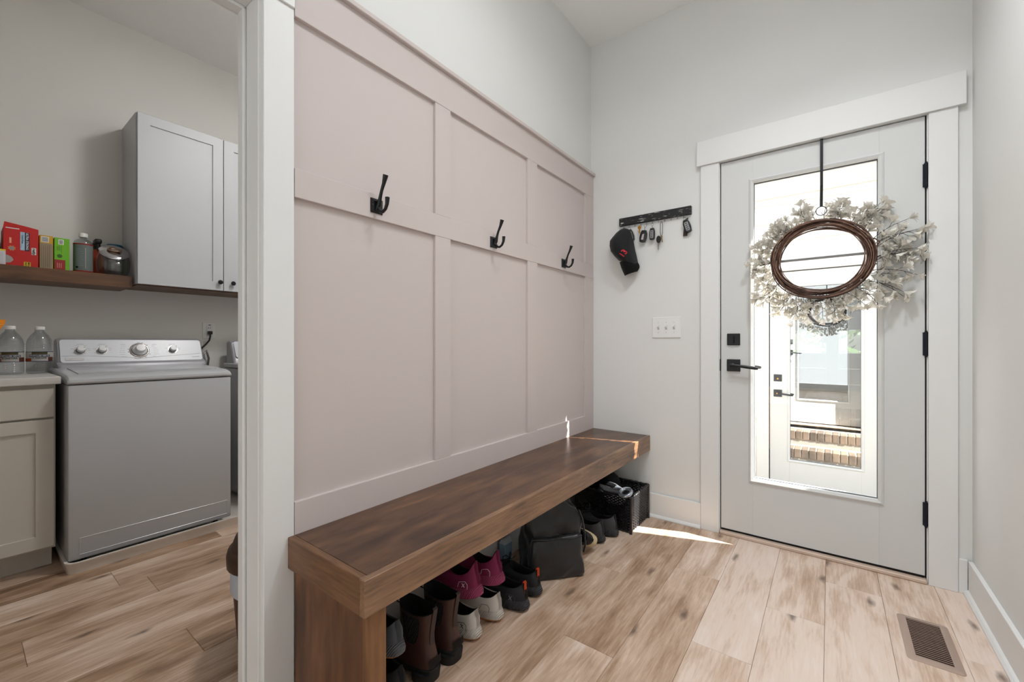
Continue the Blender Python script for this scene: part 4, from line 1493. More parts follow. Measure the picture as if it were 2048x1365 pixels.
# small light blue carton and black pouch behind the backpack
cb = Thing('small_carton', 'small light blue carton between backpack and wall', 'box', (-1.238, 1.592, 0), (0, 0, 0.0), local=True)
bm = BM(); box(bm, -0.018, 0.018, -0.028, 0.028, 0, 0.105, r=0.002)
cb.part('carton_body', bm, mat('carton_blue', (150, 186, 210), 0.6, var=0.05))
bm = BM(); prism(bm, [(-0.018, 0.105), (0.018, 0.105), (0.007, 0.125), (-0.007, 0.124)], 'Y', -0.028, 0.028)
cb.part('carton_flap', bm, mat('carton_pale', (214, 226, 232), 0.6, var=0.04))

# ------------------------------------------------------------------ wicker basket
WK = mat('black_wicker', (30, 29, 31), 0.28, var=0.3, scale=90, spec=0.6)
bx0, bx1, by0, by1, bh = -1.215, -0.872, 2.250, 2.540, 0.200
bs = Thing('wicker_basket', 'black woven wicker basket under the far bench end', 'basket', ((bx0 + bx1) / 2, (by0 + by1) / 2, 0))


def perim(x0, x1, y0, y1, step):
    pts = []
    for (ax, ay), (cx, cy) in (((x0, y0), (x1, y0)), ((x1, y0), (x1, y1)), ((x1, y1), (x0, y1)), ((x0, y1), (x0, y0))):
        n = max(2, int(math.hypot(cx - ax, cy - ay) / step))
        n += n % 2
        for i in range(n):
            pts.append((ax + (cx - ax) * i / n, ay + (cy - ay) * i / n, (cy - ay, ax - cx)))
    return pts


bm = BM()
nrow = 24
for rI in range(nrow):
    z = 0.010 + rI * (bh - 0.022) / (nrow - 1)
    fl = 0.006 * (1 - z / bh)
    pts = []
    for i, (x, y, nn) in enumerate(perim(bx0 + 0.006 + fl, bx1 - 0.006 - fl, by0 + 0.006 + fl, by1 - 0.006 - fl, 0.0125)):
        nv = Vector((nn[0], nn[1], 0)).normalized()
        s = 1 if (i + rI) % 2 else -1
        pts.append((x + nv.x * 0.0026 * s, y + nv.y * 0.0026 * s, z))
    tube(bm, pts, 0.0036, 5, closed=True)
wv = bs.part('weave', bm, WK, 60); wv['kind'] = 'stuff'
bs.box('bottom', (bx0 + 0.012, bx1 - 0.012, by0 + 0.012, by1 - 0.012, 0.004, 0.010), WK)
bm = BM()
for x, y, nn in perim(bx0 + 0.0085, bx1 - 0.0085, by0 + 0.0085, by1 - 0.0085, 0.025):
    tube(bm, [(x, y, 0.004), (x, y, bh - 0.005)], 0.0024, 5)
sp = bs.part('stakes', bm, WK, 60); sp['kind'] = 'stuff'
for x, y in ((bx0 + .007, by0 + .007), (bx1 - .007, by0 + .007), (bx0 + .007, by1 - .007), (bx1 - .007, by1 - .007)):
    bm = BM(); tube(bm, [(x, y, 0.0), (x, y, bh + 0.002)], 0.0085, 10)
    bs.part('corner_post', bm, WK, 60)
for a, b in (((bx0, by0), (bx1, by0)), ((bx1, by0), (bx1, by1)), ((bx1, by1), (bx0, by1)), ((bx0, by1), (bx0, by0))):
    bm = BM()
    for q in range(2):
        pts = []
        for i in range(41):
            u = i / 40
            w = u * 40 * 0.8 + q * PI
            inx, iny = (0.007 if a[0] == bx0 else -0.007), 0
            x = a[0] + (b[0] - a[0]) * u
            y = a[1] + (b[1] - a[1]) * u
            if a[1] == b[1]:
                y += (0.007 if a[1] == by0 else -0.007) + 0.004 * math.cos(w)
                x = max(bx0 + 0.007, min(bx1 - 0.007, x))
            else:
                x += (0.007 if a[0] == bx0 else -0.007) + 0.004 * math.cos(w)
                y = max(by0 + 0.007, min(by1 - 0.007, y))
            pts.append((x, y, bh + 0.004 * math.sin(w)))
        tube(bm, pts, 0.0052, 6)
    bs.part('rim', bm, WK, 60)
# things in the basket
sv = Thing('handheld_tool', 'shiny silver-grey tool with ring-shaped handle end in basket', 'tool', (-0.985, 2.292, 0.202), (math.radians(24), math.radians(-2), math.radians(-16)), local=True)
SILV = mat('silver_shell', (168, 176, 186), 0.22, 0.75, var=0.15, scale=20)
bm = BM()
rings = []
for x, w, h in ((-0.105, .004, .006), (-0.10, .020, .018), (-0.075, .034, .030), (-0.04, .040, .036), (-0.005, .036, .034), (0.025, .028, .027), (0.05, .022, .020)):
    rings.append([(x, w * math.cos(2 * PI * k / 18), 0.014 + h * math.sin(2 * PI * k / 18) * (1 if math.sin(2 * PI * k / 18) > 0 else 0.6)) for k in range(18)])
quadstrip(bm, rings, True, True, True)
sv.part('shell', bm, SILV, 60)
bm = BM()
tube(bm, [(0.078 + 0.032 * math.cos(a), 0.032 * math.sin(a), 0.018) for a in [2 * PI * k / 24 for k in range(24)]], 0.0105, 10, closed=True)
sv.part('ring_handle', bm, SILV, 60)
bm = BM()
quadstrip(bm, [[(x, w * math.cos(PI * k / 8), 0.0515 + dz - 0.006 * (1 - math.sin(PI * k / 8))) for k in range(9)] for x, w, dz in ((-0.085, .012, -.008), (-0.05, .018, .0), (-0.01, .016, 0.0), (0.02, .012, -.004))], closed=False)
bmesh.ops.solidify(bm, geom=bm.faces[:], thickness=0.003)
sv.part('top_inlay', bm, DARKP, 60)
gl = Thing('knit_cap', 'rolled black knit cap poking out of the basket', 'hat', (-1.075, 2.42, 0.163), (0, 0, 0.3), local=True)
bm = BM()
lathe(bm, [(0.02, 0.0), (0.055, 0.006), (0.066, 0.03), (0.062, 0.055), (0.05, 0.082), (0.03, 0.1), (0.006, 0.106)], n=20, sy=0.85)
gl.part('crown', bm, mat('black_fleece', (18, 18, 20), 0.95, var=0.3, scale=60, bump=0.5), 60)
bm = BM(); tube(bm, [(0.066 * math.cos(a), 0.056 * math.sin(a), 0.02) for a in [2 * PI * k / 20 for k in range(20)]], 0.012, 8, closed=True)
gl.part('cuff', bm, mat('black_fleece', (18, 18, 20), 0.95), 60)
bag_in = Thing('cloth_bundle', 'dark folded cloth filling the bottom of the basket', 'cloth', (-1.04, 2.395, 0.012), local=True)
bag_in.part('fold', sack_bm(-0.150, 0.150, -0.125, 0.125, [(0.0, .95, .95, 0, 0, .03), (0.02, 1, 1, 0, 0, .03), (0.08, 1, 1, 0, 0, .03), (0.12, .97, .97, 0, 0, .03), (0.14, .85, .85, 0, 0, .03), (0.15, .5, .5, 0, 0, .02)], 4, wob=0.003), mat('black_fleece', (18, 18, 20), 0.95), 60)

# ------------------------------------------------------------------ laundry: base cabinet, counter, wall cabinet, shelf
def shaker(t, name, x, y0, y1, z0, z1, material, frame=0.057, knob=None, label=None):
    """door or drawer front facing +X with a recessed panel"""
    bm = BM()
    def lp(i, xx):
        return [(xx, y0 + i, z0 + i), (xx, y1 - i, z0 + i), (xx, y1 - i, z1 - i), (xx, y0 + i, z1 - i)]
    quadstrip(bm, [lp(0, x), lp(0, x + 0.018), lp(0.001, x + 0.019), lp(frame, x + 0.019), lp(frame + 0.001, x + 0.011)], True, True, True)
    d = t.part(name, bm, material)
    if knob:
        ky, kz = knob
        bm = BM(); lathe(bm, [(0.006, 0), (0.005, 0.012), (0.013, 0.018), (0.0145, 0.024), (0.012, 0.029), (0.004, 0.030)], (x + 0.019, ky, kz), 'X', 18)
        t.part('knob', bm, BLACKM, 50, parent=d, label='round black knob')
    return d


CX = -2.895
bc = Thing('base_cabinet', 'cream shaker base cabinet left of the washer', 'cabinet', (-3.2, -0.1, 0))
bc.box('carcass', (XL + 0.002, CX, -0.60, 0.290, 0.105, 0.866), CABG)
bc.box('toe_kick', (XL + 0.002, CX - 0.085, -0.60, 0.286, 0.0, 0.1045), CABG)
bm = BM(); box(bm, CX + 0.001, CX + 0.020, -0.16, 0.284, 0.715, 0.848, r=0.0015)
bc.part('drawer', bm, CABG)
shaker(bc, 'door', CX + 0.001, -0.16, 0.284, 0.118, 0.706, CABG)
shaker(bc, 'door', CX + 0.001, -0.59, -0.166, 0.118, 0.848, CABG)
MARB = wood_mat('marble_laminate', [(0.3, (176, 172, 168)), (0.5, (214, 212, 209)), (0.7, (232, 231, 229))], 'Y', rough=0.3, grain=3, stretch=2, knots=0, bump=0.0, blotch=0.6)
bm = BM(); box(bm, XL + 0.002, -2.862, -0.62, 0.305, 0.8665, 0.901, r=0.003, seg=2)
single('countertop', bm, MARB, 'pale marbled countertop over the cream base cabinet', 'countertop')

WCX = -3.195
wc = Thing('wall_cabinet', 'white two-door shaker wall cabinet above the washer', 'cabinet', (-3.35, 1.07, 1.392))
wc.box('carcass', (XL + 0.002, WCX - 0.001, 0.636, 1.505, 1.4005, 2.392), CABW)
wc.box('underside', (XL + 0.004, WCX - 0.004, 0.640, 1.501, 1.392, 1.4002), SHELFW)
shaker(wc, 'door', WCX, 0.640, 1.0685, 1.400, 2.390, CABW, knob=(1.046, 1.452))
shaker(wc, 'door', WCX, 1.0725, 1.501, 1.400, 2.390, CABW, knob=(1.120, 1.452))

sh = Thing('wall_shelf', 'thick dark brown wooden wall shelf holding boxes', 'shelf', (-3.37, 0.1, 1.376))
sh.box('shelf_board', (XL + 0.002, -3.243, -0.6, 0.627, 1.378, 1.441), SHELFW, r=0.003)
sh.box('front_lip', (-3.2425, -3.222, -0.6, 0.627, 1.376, 1.443), SHELFW, r=0.0012)
ST = 1.4432
sh_z = 1.4414
BRD = 'boxes on the laundry shelf'


def prnt(t, body, size, m, origin, base, ex=(0, 1, 0), ey=(0, 0, 1), **kw):
    return lettering(body, size, m, t.o, origin, ex, ey, base=base, **kw)


def patch(t, parent, name, x, y0, y1, z0, z1, m, d=0.0006):
    bm = BM(); box(bm, x, x + d, y0, y1, z0, z1)
    return t.part(name, bm, m, parent=parent)


# large red bag box
REDB = mat('box_red', (196, 26, 22), 0.45, var=0.04)
INK = mat('ink_dark', (22, 24, 60), 0.5)
INKK = mat('ink_black', (24, 22, 22), 0.5)
INKW = mat('ink_white', (236, 236, 234), 0.5)
xf = -3.298
t = Thing('trash_bag_box', 'opened red cardboard box of trash bags on the shelf', 'box', (-3.38, 0.21, sh_z), group=BRD)
bd = t.box('carton', (-3.46, xf, 0.152, 0.270, sh_z, 1.640), REDB, r=0.0015)
bm = BM(); prism(bm, [(0.152, 1.640), (0.270, 1.640), (0.270, 1.648), (0.235, 1.655), (0.156, 1.668)], 'X', xf - 0.006, xf - 0.002)
t.part('torn_flap', bm, REDB)
patch(t, bd, 'torn_edge', xf, 0.160, 0.205, 1.636, 1.640, INKW)
patch(t, bd, 'print_stripe', xf, 0.208, 0.223, 1.532, 1.625, mat('print_pale_blue', (170, 200, 222), 0.5))
patch(t, bd, 'print_stripe', xf, 0.223, 0.239, 1.530, 1.624, INK)
prnt(t, 'ULTRA STRONG', 0.0118, INKW, (xf + 0.0012, 0.231, 1.579), t.base, ex=(0, 0, -1), ey=(0, 1, 0), bold=0.0002)
prnt(t, 'Scent Free', 0.0100, INK, (xf + 0.0012, 0.2155, 1.588), t.base, ex=(0, 0, -1), ey=(0, 1, 0))
patch(t, bd, 'brand_panel', xf, 0.246, 0.262, 1.514, 1.550, INKW)
prnt(t, 'Hefty', 0.0150, INKK, (xf + 0.0012, 0.254, 1.532), t.base, ex=(0, 0, -1), ey=(0, 1, 0), shear=0.25, bold=0.0003)
patch(t, bd, 'print_stripe', xf, 0.220, 0.243, 1.446, 1.474, mat('print_yellow', (236, 200, 40), 0.5))
prnt(t, 'MEGA', 0.0095, INKK, (xf + 0.0012, 0.2365, 1.460), t.base, ex=(0, 0, -1), ey=(0, 1, 0), bold=0.0002)
prnt(t, 'PACK', 0.0095, INKK, (xf + 0.0012, 0.2265, 1.460), t.base, ex=(0, 0, -1), ey=(0, 1, 0), bold=0.0002)
bm = BM()
for k in range(16):
    a0 = 2 * PI * k / 16
    c = Vector((0, 0.180, 1.537))
    e = 0.0155 if k % 2 else 0.0125
    u = Vector((0, math.cos(a0), math.sin(a0))); v = Vector((0, -math.sin(a0), math.cos(a0)))
    pts = [c + u * 0.009 + v * 0.0012, c + u * e, c + u * 0.009 - v * 0.0012]
    bm.faces.new([bm.verts.new((xf + 0.0008, p.y, p.z)) for p in pts])
t.part('print_burst', bm, mat('print_gold', (240, 190, 110), 0.5), parent=bd)
bm = BM(); lathe(bm, [(0.0088, 0.0), (0.0088, 0.0010)], (xf, 0.180, 1.537), 'X', 18)
t.part('print_disc', bm, mat('print_grey', (150, 140, 140), 0.5), parent=bd)
bm = BM(); prism(bm, [(0.156, 1.460), (0.176, 1.464), (0.186, 1.478), (0.180, 1.492), (0.168, 1.500), (0.156, 1.502)], 'X', xf, xf + 0.0008)
t.part('print_bag', bm, mat('print_silver', (160, 156, 152), 0.5), parent=bd)
patch(t, bd, 'print_lines', xf, 0.172, 0.179, 1.562, 1.590, mat('print_peach', (236, 170, 140), 0.5))

# paper-fronted carton at the frame's edge
t = Thing('paper_packet', 'white printed paper packet at the shelf\'s left end', 'packet', (-3.28, 0.14, sh_z), group=BRD)
b_ = t.box('packet_body', (-3.292, -3.250, 0.075, 0.158, sh_z, 1.512), mat('paper_white', (214, 212, 220), 0.7, var=0.03), r=0.001)
for k in range(8):
    patch(t, b_, 'print_lines', -3.250, 0.12, 0.150, 1.452 + k * 0.007, 1.4535 + k * 0.007, mat('print_faint', (180, 176, 186), 0.6))
t.box('packet_edge', (-3.292, -3.250, 0.075, 0.158, 1.5122, 1.520), mat('print_yellow', (236, 200, 40), 0.5))
t = Thing('grocery_bag', 'crumpled dark paper bag behind the red box', 'bag', (-3.40, 0.075, sh_z), local=True)
t.part('bag_body', sack_bm(-0.05, 0.05, -0.066, 0.066, [(0.0, 1, 1, 0, 0, .02), (0.05, 1, 1.02, 0, 0, .02), (0.1, .95, 1, 0, 0, .02), (0.15, .9, .95, 0, 0, .02), (0.19, .85, .9, 0, 0, .02), (0.205, .8, .8, 0, 0, .02)], 3, wob=0.004), mat('bag_brown', (88, 70, 56), 0.8, var=0.3, scale=20), 50)

YELB = mat('box_yellow', (208, 158, 30), 0.5, var=0.05)
t = Thing('yellow_carton', 'yellow cardboard carton with barcode on the shelf', 'box', (-3.38, 0.298, sh_z), group=BRD)
b_ = t.box('carton', (-3.45, xf, 0.2735, 0.322, sh_z, 1.624), YELB, r=0.0012)
patch(t, b_, 'print_panel', xf, 0.275, 0.3205, 1.446, 1.583, mat('print_taupe', (150, 132, 108), 0.5))
bcode = patch(t, b_, 'barcode_label', xf + 0.0006, 0.279, 0.307, 1.588, 1.618, INKW)
for k in range(7):
    patch(t, b_, 'barcode_bar', xf + 0.0012, 0.282, 0.304, 1.592 + k * 0.0034, 1.5935 + k * 0.0034, INKK)
for k in range(5):
    patch(t, b_, 'print_lines', xf + 0.0006, 0.280 + k * 0.007, 0.2815 + k * 0.007, 1.455, 1.572, mat('print_dim', (120, 104, 84), 0.6))

GRNB = mat('box_green', (112, 186, 30), 0.5, var=0.04)
t = Thing('green_carton', 'bright green carton with red lower panel on the shelf', 'box', (-3.38, 0.356, sh_z), group=BRD)
b_ = t.box('carton', (-3.45, xf, 0.326, 0.383, sh_z, 1.621), GRNB, r=0.0012)
patch(t, b_, 'print_panel', xf, 0.3265, 0.367, 1.444, 1.504, mat('print_brick', (158, 40, 34), 0.5))
bcode = patch(t, b_, 'barcode_label', xf, 0.341, 0.361, 1.586, 1.613, INKW)
for k in range(6):
    patch(t, b_, 'barcode_bar', xf + 0.0006, 0.344, 0.358, 1.590 + k * 0.0034, 1.5915 + k * 0.0034, INKK)
DG = mat('print_dark_green', (60, 104, 20), 0.6)
for k in range(3):
    patch(t, b_, 'print_lines', xf, 0.336 + k * 0.005, 0.3375 + k * 0.005, 1.552, 1.577, DG)
patch(t, b_, 'print_lines', xf, 0.352, 0.3532, 1.541, 1.580, DG)
bm = BM(); lathe(bm, [(0.010, 0.0), (0.010, 0.0007)], (xf, 0.346, 1.524), 'X', 16)
t.part('print_disc', bm, DG, parent=b_)
for k in range(3):
    patch(t, b_, 'print_lines', xf + 0.0006, 0.336 + k * 0.007, 0.339 + k * 0.007, 1.460, 1.486, mat('print_pink', (206, 130, 120), 0.6))

# clear flat bottle with label
CLEAR = glass_mat('clear_plastic', (0.80, 0.82, 0.84), None, 0.06, base=0.10)
t = Thing('cleaner_bottle', 'clear flat bottle with grey label and white cap', 'bottle', (-3.33, 0.440, sh_z))
bm = BM()
lathe(bm, [(0.034, 0.0), (0.039, 0.004), (0.039, 0.168), (0.036, 0.182), (0.022, 0.194), (0.014, 0.199), (0.014, 0.206)], (-3.335, 0.440, sh_z), 'Z', 28, sx=0.78)
t.part('bottle_body', bm, CLEAR, 50)
LBL = mat('label_grey', (150, 162, 158), 0.55, var=0.03)
bm = BM()
def band(bm, r, z0, z1, a0, a1, c, sx, n=16):
    rows = []
    for z in (z0, z1):
        rows.append([(c[0] + r * sx * math.cos(a0 + (a1 - a0) * k / n), c[1] + r * math.sin(a0 + (a1 - a0) * k / n), z) for k in range(n + 1)])
    quadstrip(bm, rows, closed=False)
    bmesh.ops.solidify(bm, geom=bm.faces[:], thickness=0.0004)
cB = (-3.335, 0.440)
band(bm, 0.0400, sh_z + 0.012, sh_z + 0.166, -PI * .62, PI * .62, cB, 0.78)
lb = t.part('label', bm, LBL, 50)
for z0, z1 in ((0.012, 0.018), (0.162, 0.168)):
    bm = BM(); band(bm, 0.0405, sh_z + z0, sh_z + z1, -PI * .62, PI * .62, cB, 0.785)
    t.part('label_stripe', bm, REDB, 50, parent=lb)
bm = BM(); band(bm, 0.0405, sh_z + 0.03, sh_z + 0.145, 0.1, 0.16, cB, 0.785, 2)
t.part('label_stripe', bm, INKW, 50, parent=lb)
for k in range(9):
    bm = BM(); band(bm, 0.0405, sh_z + 0.045 + k * 0.011, sh_z + 0.048 + k * 0.011, -0.85, -0.1 - 0.08 * (k % 3), cB, 0.785, 5)
    t.part('label_line', bm, mat('label_faint', (182, 190, 188), 0.6), 50, parent=lb)
bm = BM(); band(bm, 0.0405, sh_z + 0.030, sh_z + 0.040, -0.9, -0.62, cB, 0.785, 3)
t.part('label_stripe', bm, INKK, 50, parent=lb)
bm = BM(); lathe(bm, [(0.018, 0.206), (0.0185, 0.210), (0.0185, 0.226), (0.016, 0.229)], (-3.335, 0.440, sh_z), 'Z', 20)
t.part('cap', bm, WHITEP, 40)

# spray bottle behind
t = Thing('spray_bottle', 'orange spray bottle with black trigger head behind jar', 'bottle', (-3.455, 0.512, sh_z))
bm = BM(); lathe(bm, [(0.030, 0), (0.034, 0.006), (0.034, 0.115), (0.024, 0.145), (0.014, 0.160), (0.014, 0.170)], (-3.455, 0.512, sh_z), 'Z', 20)
t.part('bottle_body', bm, mat('bottle_orange', (200, 66, 30), 0.35), 50)
bm = BM()
tube(bm, [(-3.455, 0.512, sh_z + 0.168), (-3.455, 0.512, sh_z + 0.19), (-3.450, 0.510, sh_z + 0.206)], [0.018, 0.018, 0.016], 12)
box(bm, -3.47, -3.40, 0.496, 0.528, sh_z + 0.196, sh_z + 0.224, r=0.009, seg=3)
t.part('trigger_head', bm, DARKP, 50)
bm = BM(); tube(bm, [(-3.418, 0.512, sh_z + 0.198), (-3.412, 0.512, sh_z + 0.18), (-3.42, 0.512, sh_z + 0.155)], 0.006, 8)
t.part('trigger', bm, DARKP, 50)

# canister with blue lid behind the jar
t = Thing('blue_canister', 'pale canister with blue screw lid behind the jar', 'canister', (-3.468, 0.592, sh_z))
bm = BM(); lathe(bm, [(0.032, 0), (0.036, 0.005), (0.036, 0.165), (0.032, 0.172)], (-3.460, 0.592, sh_z), 'Z', 24)
t.part('canister_body', bm, mat('canister_pale', (186, 190, 192), 0.4), 50)
bm = BM(); lathe(bm, [(0.037, 0.172), (0.0385, 0.176), (0.0385, 0.204), (0.035, 0.209)], (-3.460, 0.592, sh_z), 'Z', 24)
t.part('lid', bm, mat('lid_blue', (28, 96, 134), 0.45), 40)

# slant-top glass jar
t = Thing('glass_jar', 'squat clear glass jar with slanted chrome lid', 'jar', (-3.322, 0.562, sh_z))
jc = Vector((-3.322, 0.562, sh_z))
bm = BM()
rings = []
for z, r, tilt, dx in ((0.0, 0.048, 0, 0), (0.006, 0.058, 0, 0), (0.035, 0.070, 0, 0), (0.070, 0.073, 0.05, 0), (0.095, 0.071, 0.25, 0.002), (0.118, 0.066, 0.52, 0.008), (0.134, 0.059, 0.78, 0.014)):
    rings.append([(jc.x + dx + r * 0.98 * math.cos(a) * math.cos(tilt), jc.y + r * math.sin(a), jc.z + z - r * math.cos(a) * math.sin(tilt)) for a in [2 * PI * k / 30 for k in range(30)]])
quadstrip(bm, rings, True, True, False)
t.part('jar_body', bm, glass_mat('jar_glass', (0.82, 0.83, 0.84), None, 0.0, base=0.14), 50)
bm = BM()
def tl_ring(r, h, tilt=0.78, dx=0.014, z=0.134):
    n = Vector((math.sin(tilt), 0, math.cos(tilt)))
    return [Vector((jc.x + dx + r * 0.98 * math.cos(a) * math.cos(tilt), jc.y + r * math.sin(a), jc.z + z - r * math.cos(a) * math.sin(tilt))) + n * h for a in [2 * PI * k / 30 for k in range(30)]]
quadstrip(bm, [tl_ring(0.058, 0.0), tl_ring(0.064, 0.002), tl_ring(0.066, 0.008), tl_ring(0.062, 0.013), tl_ring(0.045, 0.018), tl_ring(0.032, 0.019), tl_ring(0.028, 0.010), tl_ring(0.010, 0.007)], True, True, True)
ld = t.part('lid', bm, CHROME, 50)
bm = BM()
n_ = Vector((math.sin(.78), 0, math.cos(.78)))
c0 = jc + Vector((0.014, 0, 0.134)) + n_ * 0.019
ax = Vector((math.cos(.78), 0, -math.sin(.78)))
tube(bm, [c0 + Vector((0, 1, 0)) * 0.028 * math.cos(a) + (ax * 0.020 * math.sin(a)) + n_ * (0.006 + 0.006 * math.sin(a)) for a in [2 * PI * k / 24 for k in range(24)]], 0.0045, 8, closed=True)
t.part('lid_handle', bm, mat('copper_grey', (150, 122, 100), 0.3, 0.7), 50, parent=ld)

# ------------------------------------------------------------------ vinegar jugs, orange pouch
BLUEL = mat('label_navy', (34, 52, 104), 0.5, var=0.05)
LWHT = mat('label_white', (222, 220, 216), 0.5, var=0.04)
for i, (yy, lab) in enumerate(((0.271, 'clear vinegar jug with ribbed sides, next to the washer'), (0.172, 'clear vinegar jug with ribbed sides, farther from washer'))):
    cx, cy, cz = -3.262, yy, 0.9012
    t = Thing('vinegar_jug', lab, 'jug', (cx, cy, cz), group='vinegar jugs on the counter')
    prof = [(0.040, 0.0), (0.046, 0.005)]
    for k in range(5):
        z = 0.008 + k * 0.0105
        prof += [(0.0475, z), (0.0475, z + 0.006), (0.0460, z + 0.008)]
    prof += [(0.0470, 0.062), (0.0470, 0.112)]
    for k in range(4):
        z = 0.115 + k * 0.0105
        prof += [(0.0478, z), (0.0478, z + 0.006), (0.0460, z + 0.008)]
    prof += [(0.0460, 0.160), (0.042, 0.176), (0.032, 0.196), (0.020, 0.212), (0.0165, 0.218), (0.0165, 0.226)]
    bm = BM(); lathe(bm, prof, (cx, cy, cz), 'Z', 30)
    t.part('jug_body', bm, CLEAR, 50)
    bm = BM(); lathe(bm, [(0.0185, 0.225), (0.019, 0.227), (0.019, 0.239), (0.017, 0.241)], (cx, cy, cz), 'Z', 24)
    t.part('cap', bm, WHITEP, 40)
    R0 = 0.0478
    def jl(name, z0, z1, a0, a1, m, dr=0.0, par=None):
        bm = BM(); band(bm, R0 + dr, cz + z0, cz + z1, a0, a1, (cx, cy), 1.0, 14)
        return t.part(name, bm, m, 50, parent=par)
    view = math.atan2(-cy, -cx)   # towards the room
    lb = jl('label', 0.062, 0.112, view - 1.7, view + 1.7, LWHT)
    jl('label_stripe', 0.110, 0.1125, view - 1.7, view + 1.7, BLUEL, 0.0004, lb)
    jl('label_stripe', 0.0615, 0.064, view - 1.7, view + 1.7, BLUEL, 0.0004, lb)
    jl('label_banner', 0.086, 0.0965, view - 0.80, view + 0.80, BLUEL, 0.0005, lb)
    jl('label_picture', 0.098, 0.110, view - 0.6, view + 0.6, mat('label_olive', (96, 88, 52), 0.6, var=0.4, scale=120), 0.0004, lb)
    jl('label_picture', 0.064, 0.078, view - 1.45, view - 0.62, mat('label_carrot', (204, 92, 50), 0.6, var=0.35, scale=150), 0.0004, lb)
    jl('label_picture', 0.064, 0.084, view + 0.66, view + 1.25, mat('label_veg', (120, 70, 56), 0.6, var=0.5, scale=150), 0.0004, lb)
    # curved words, one letter after another around the jug
    def word(txt, z, size, m, span):
        n = len(txt)
        for q, ch in enumerate(txt):
            if ch == ' ':
                continue
            a = view + span * (q / (n - 1) - 0.5)
            nx, ny = math.cos(a), math.sin(a)
            o = lettering(ch, size, m, lb, (cx + (R0 + 0.0012) * nx, cy + (R0 + 0.0012) * ny, cz + z), (-ny, nx, 0), (0, 0, 1), base=t.base, bold=0.0001, depth=0.0003)
    word('DISTILLED WHITE', 0.0912, 0.0082, INKW, 1.35)
    word('VINEGAR', 0.0800, 0.0112, INKK, 0.92)
t = Thing('orange_pouch', 'glossy orange snack pouch at the counter\'s left edge', 'pouch', (-3.15, 0.08, 0.9012))
bm = BM()
rows = []
for z, w, d in ((0.0, 0.05, 0.030), (0.03, 0.05, 0.034), (0.10, 0.046, 0.028), (0.195, 0.050, 0.014), (0.225, 0.060, 0.006), (0.240, 0.070, 0.003), (0.264, 0.073, 0.0022)):
    rows.append([(-3.15 + d * math.sin(2 * PI * k / 20), 0.080 + w * math.cos(2 * PI * k / 20), 0.9012 + z + (0.004 * math.cos(2 * PI * k / 20) if z > 0.2 else 0)) for k in range(20)])
quadstrip(bm, rows, True, True, True)
t.part('pouch_body', bm, mat('pouch_orange', (236, 140, 20), 0.25, var=0.1, scale=40), 60)
bm = BM(); box(bm, -3.1535, -3.1465, 0.012, 0.148, 0.9012 + 0.243, 0.9012 + 0.2445)
t.part('seal_line', bm, mat('pouch_pale', (246, 200, 120), 0.3))

# ------------------------------------------------------------------ washer, drain pan, dryer, outlet
WX0, WX1, WY0, WY1 = -3.43, -2.789, 0.318, 0.978
pan = Thing('drain_pan', 'shallow white plastic drain pan under washer and dryer', 'pan', (-3.1, 1.0, 0))
bm = BM()
def pl_(x0, x1, y0, y1, r, z):
    return [(p[0], p[1], z) for p in rrect(x0, x1, y0, y1, r, 5)]
px0, px1, py0, py1 = -3.50, -2.745, 0.306, 1.86
quadstrip(bm, [pl_(px0 + .008, px1 - .010, py0 + .008, py1 - .008, 0.03, 0.0), pl_(px0 + .004, px1 - .004, py0 + .004, py1 - .004, 0.035, 0.040), pl_(px0, px1, py0, py1, 0.04, 0.045), pl_(px0, px1, py0, py1, 0.04, 0.052),
               pl_(px0 + .012, px1 - .012, py0 + .012, py1 - .012, 0.03, 0.052), pl_(px0 + .020, px1 - .022, py0 + .02, py1 - .02, 0.03, 0.008)], True, True, True)
pan.part('tray', bm, mat('pan_white', (226, 218, 210), 0.4, var=0.02), 40)

ws = Thing('washing_machine', 'white top-load washing machine with four-knob console', 'washer', ((WX0 + WX1) / 2, 0.648, 0.0085))
for x in (WX0 + .06, WX1 - .06):
    for y in (WY0 + .06, WY1 - .06):
        bm = BM(); lathe(bm, [(0.020, 0.0085), (0.020, 0.018), (0.010, 0.020), (0.010, 0.05)], (x, y, 0), 'Z', 14)
        ws.part('foot', bm, RUBBER, 40)
bm = BM(); box(bm, WX0, WX1, WY0, WY1, 0.048, 0.862, r=0.008, seg=2)
ws.part('body', bm, ENAMEL, 30)
bm = BM()
# pressed outline near the foot of the front
quadstrip(bm, [[(WX1 + d, WY0 + 0.035 + i, 0.068 + i), (WX1 + d, WY1 - 0.018 - i, 0.068 + i), (WX1 + d, WY1 - 0.018 - i, 0.150 - i), (WX1 + d, WY0 + 0.035 + i, 0.150 - i)] for i, d in ((0, -0.001), (0.003, 0.002), (0.006, -0.001))])
ws.part('front_pressing', bm, ENAMEL, 30)
bm = BM()
